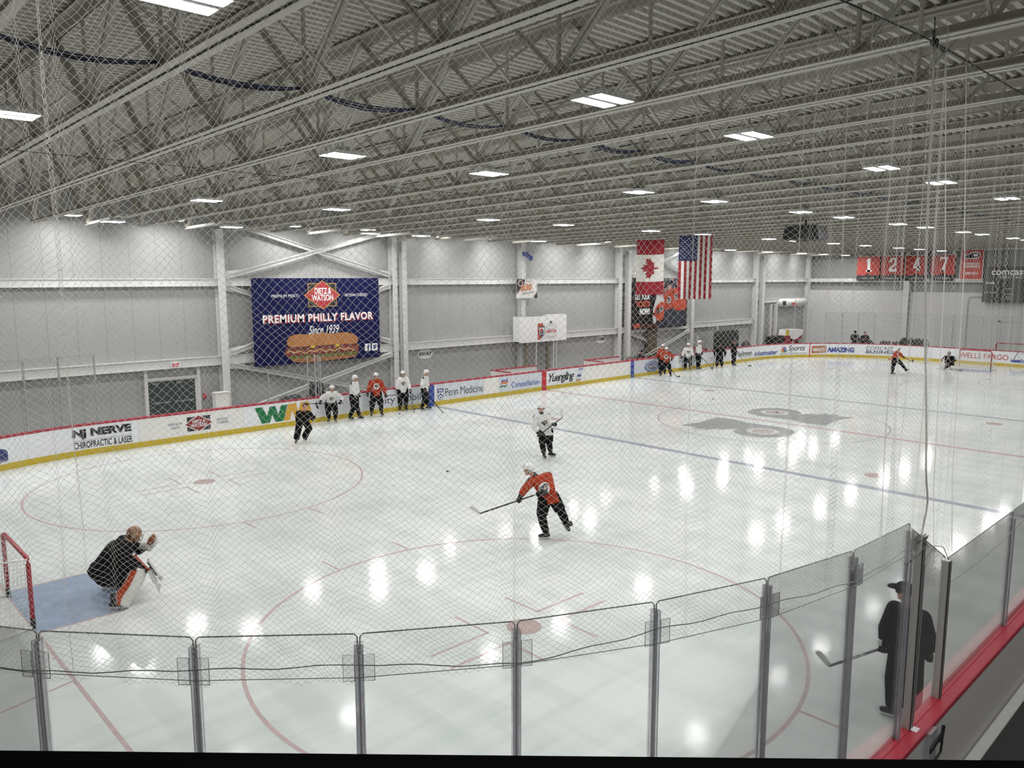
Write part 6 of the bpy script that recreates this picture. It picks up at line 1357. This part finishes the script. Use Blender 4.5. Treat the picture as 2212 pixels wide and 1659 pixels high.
JA = dict(pel=(-.10, .0, .62), che=(.21, -.02, 1.04), nek=(.36, -.02, 1.13), hed=(.46, -.03, 1.24), hdir=(.93, -.25, -.30), shR=(.30, -.23, 1.02), shL=(.28, .20, 1.05), elR=(.42, -.32, .72), haR=(.64, -.30, .62), elL=(.52, .26, .84), haL=(.72, .14, .96), hiR=(-.06, -.13, .56), hiL=(-.06, .13, .56), knR=(.42, -.30, .46), knL=(.36, .46, .42), anR=(.06, -.42, .15), anL=(-.05, .70, .15), toR=(.9, -.4, 0), toL=(.9, .3, 0))
r = person((15.3, -2.2), JA, 'person in black goalkeeper jersey crouching in the blue crease, facing right', M_jbk, head='mask', hcol=M_mask, pants=M_jbk, patch=False, vox=.014, handmesh=(0, 0), face=False, bulk=1.22)
leg_pad(r, (.52, -.30, .66), (.13, -.43, .10), (.75, -.35, .25), .30); leg_pad(r, (.46, .48, .60), (.03, .72, .10), (.8, .3, .3), .30)
mb = MB(); mb.cone((-.0, -.1, .58), (.30, -.22, .52), .17, .13, 14); mb.cone((0, .1, .58), (.28, .32, .5), .17, .13, 14); mb.cone((-.16, -.08, .64), (-.16, .08, .64), .17, .17, 14); mb.remesh('goal_pants', M_pant, r, .016, 3)
M4 = Matrix.Translation(Vector((.74, -.32, .61))) @ frame((.45, 0, -.9), None, (.9, 0, .45)).to_4x4()
mb = MB(); mb.box((-.20, -.10, -.02), (.20, .10, .025), M4); mb.box((.16, -.10, -.02), (.235, .10, .05), M4); bl = mb.build('blocker', M_pad, r)
mb = MB(); mb.box((-.21, -.103, -.026), (.10, -.098, .0), M4); mb.build('blocker_edge', M_ink, bl)
gm = glove((.68, -.31, .58), None, (.42, -.32, .72), (.3, .1, -.9), M_glv); gm.remesh('blocker_palm', M_glv, bl, .008, 1)
Fc = frame((.55, -.35, .75), None, (-.5, -.6, .6))
mb = MB(); mb.ball((.76, .10, .99), (.17, .11, .06), 18, 12, Fc); mb.ball((.70, .12, .90), (.08, .09, .07), 12, 8, Fc); mb.cone((.66, .16, .93), (.56, .22, .88), .075, .08, 12); ct = mb.remesh('catch_glove', M_pad, r, .012, 2)
mb = MB(); mb.ball(Vector((.77, .09, 1.02))+Fc @ Vector((.02, 0, .045)), (.12, .075, .03), 16, 8, Fc); mb.build('glove_pocket', M_brnl, ct, True)
mb = MB()
for i in range(5): mb.cone(Vector((.76, .10, .99))+Fc @ Vector((.03+.02*i, -.085+.04*i, .03)), Vector((.76, .10, .99))+Fc @ Vector((.17-.008*abs(i-2), -.06+.03*i, .035)), .022, .016, 8, 3)
mb.build('glove_fingers', M_pad, ct, True)
W = [to_world(r, p) for p in ((.42, -.42, .98), (.66, -.38, .62), (.755, -.36, .36), (.70, -.36, .34), (.80, -.34, .14), (.84, -.34, .30))]
t = empty('goalkeeper_stick', W[4], 0, 'white goalkeeper stick with orange end held by the crouching goalkeeper', 'hockey stick')
mb = MB(); mb.beam(W[0], W[1], .022, .032); mb.build('shaft', M_por, t, False, True); mb = MB(); mb.ball(W[0], .028); mb.build('end_knob', M_tape, t, True, True)
mb = MB(); mb.beam(W[1], W[2], .025, .085, (1, 0, 0)); mb.build('paddle', M_tape, t, False, True); dv = Vector((0, .012, 0)); mb = MB(); q = [W[2], W[3]*.3+W[2]*.7, W[4], W[5]]; mb.add([p-dv for p in q]+[p+dv for p in q], [(0, 1, 2, 3), (7, 6, 5, 4), (0, 4, 5, 1), (1, 5, 6, 2), (2, 6, 7, 3), (3, 7, 4, 0)]); mb.build('blade', M_tape, t, False, True)
JP = dict(pel=(-.10, .12, .46), che=(-.12, -.02, .80), nek=(-.13, -.06, .90), hed=(-.14, -.08, 1.06), hdir=(-.15, -1, -.2), shR=(-.32, -.02, .80), shL=(.08, -.02, .80), elR=(-.46, -.12, .62), haR=(-.40, -.25, .48), elL=(.22, -.08, .66), haL=(.26, -.2, .80), hiR=(-.2, .1, .42), hiL=(0, .1, .42), knR=(-.30, -.22, .18), knL=(.10, -.20, .18), anR=(-.34, .2, .16), anL=(.50, -.06, .15), toR=(-.3, .9, 0), toL=(.9, .2, 0))
r = person((184.1, 3.2), JP, 'person in black goalkeeper jersey kneeling beside the far goal', M_jbk, head='mask', hcol=camo('mask_far', [(.02, .015, .015), (.3, .03, .03), (.03, .02, .02), (.5, .45, .45), (.2, .02, .02)], 14), patch=False, vox=.02, face=False, handmesh=(1, 0), bulk=1.2)
leg_pad(r, (-.02, -.26, .20), (.66, -.14, .15), (-.1, -1, .2), .24); leg_pad(r, (-.36, -.30, .45), (-.44, -.22, .04), (-.3, -1, .2), .24)
mb = MB(); mb.ball((.30, -.24, .84), (.11, .07, .15), 14, 10); mb.build('catch_glove', M_pad, r, True); mb = MB(); mb.box((-.5, -.34, .38), (-.36, -.30, .72)); mb.build('blocker', M_pad, r)
stick(r, (-.36, -.3, .85), (-.62, -.35, .05), (-.80, -.38, .06), 'white goalkeeper stick beside the kneeling far goalkeeper', M_tape, M_tape, False)

# ---------------------------------------------------------------- watchers off the ice
JR = stand(35, (-.24, 0), lean=.05, hands=dict(haR=(-.34, -.25, .80), haL=(-.02, -.25, .82)))
dz = Vector((0, 0, -.42))
for k in ('pel', 'che', 'nek', 'hed', 'shR', 'shL', 'elR', 'elL', 'hiR', 'hiL'): JR[k] = JR[k] + dz
for k, s in (('R', -1), ('L', 1)): JR['kn'+k] = JR['hi'+k] + Vector((.15, -.40, .02)); JR['an'+k] = JR['kn'+k] + Vector((.0, -.02, -.40)); JR['ha'+k] = JR['kn'+k] + Vector((0, .1, .12)); JR['el'+k] = (JR['sh'+k]+JR['ha'+k])/2 + Vector((s*.1, .12, -.05))
person((134, 46.6), JR, 'person in black jacket and cap sitting on the far bench beside the bottles', M_jbk, head='cap', loose=True, patch=False, gloves=False, feet='shoe', vox=.022, shirt='jacket')
mb = MB(); mb.box(V(128, 46.2, 1.25), V(142, 47.3, 1.4)); mb.box(V(128.3, 46.3, 0), V(128.5, 47.2, 1.25)); mb.box(V(141.5, 46.3, 0), V(141.7, 47.2, 1.25)); tag(mb.build('players_bench', mat('bench_grey', (.3, .3, .3), .6)), 'long plain bench behind the far boards', 'bench')
for g, l, hc, hh in (((205, 32.5), 'person in dark jacket watching behind the far end boards, left of two', 'beanie', .98), ((205, 30.0), 'person in dark jacket with arms folded behind the far end boards, right of two', None, .96)):
    JS = stand(0, (0, 0), lean=.03, spread=.12, h=hh); c0 = JS['che']
    for k, s in (('R', -1), ('L', 1)): JS['el'+k] = c0+Vector((s*.27, -.05, -.27)); JS['ha'+k] = c0+Vector((-s*.10, -.2, -.24+.03*s))
    person(g, JS, l, M_jbk, head=hc, loose=True, patch=False, gloves=False, feet='shoe', vox=.022, hair=hc is None, shirt='jacket')
# stick at the right edge
t = proot((72.6, -36.8), 'x'); bpy.data.objects.remove(t)
rr = empty('tmp', V(73.4, -37.4), YAW-math.pi/2)
stick(rr, (1.1, .3, 1.2), (.15, .05, .03), (-.18, -.02, .05), 'hockey stick with black blade on the ice at the right edge of view', M_shaft, None, False)
bpy.data.objects.remove(rr)
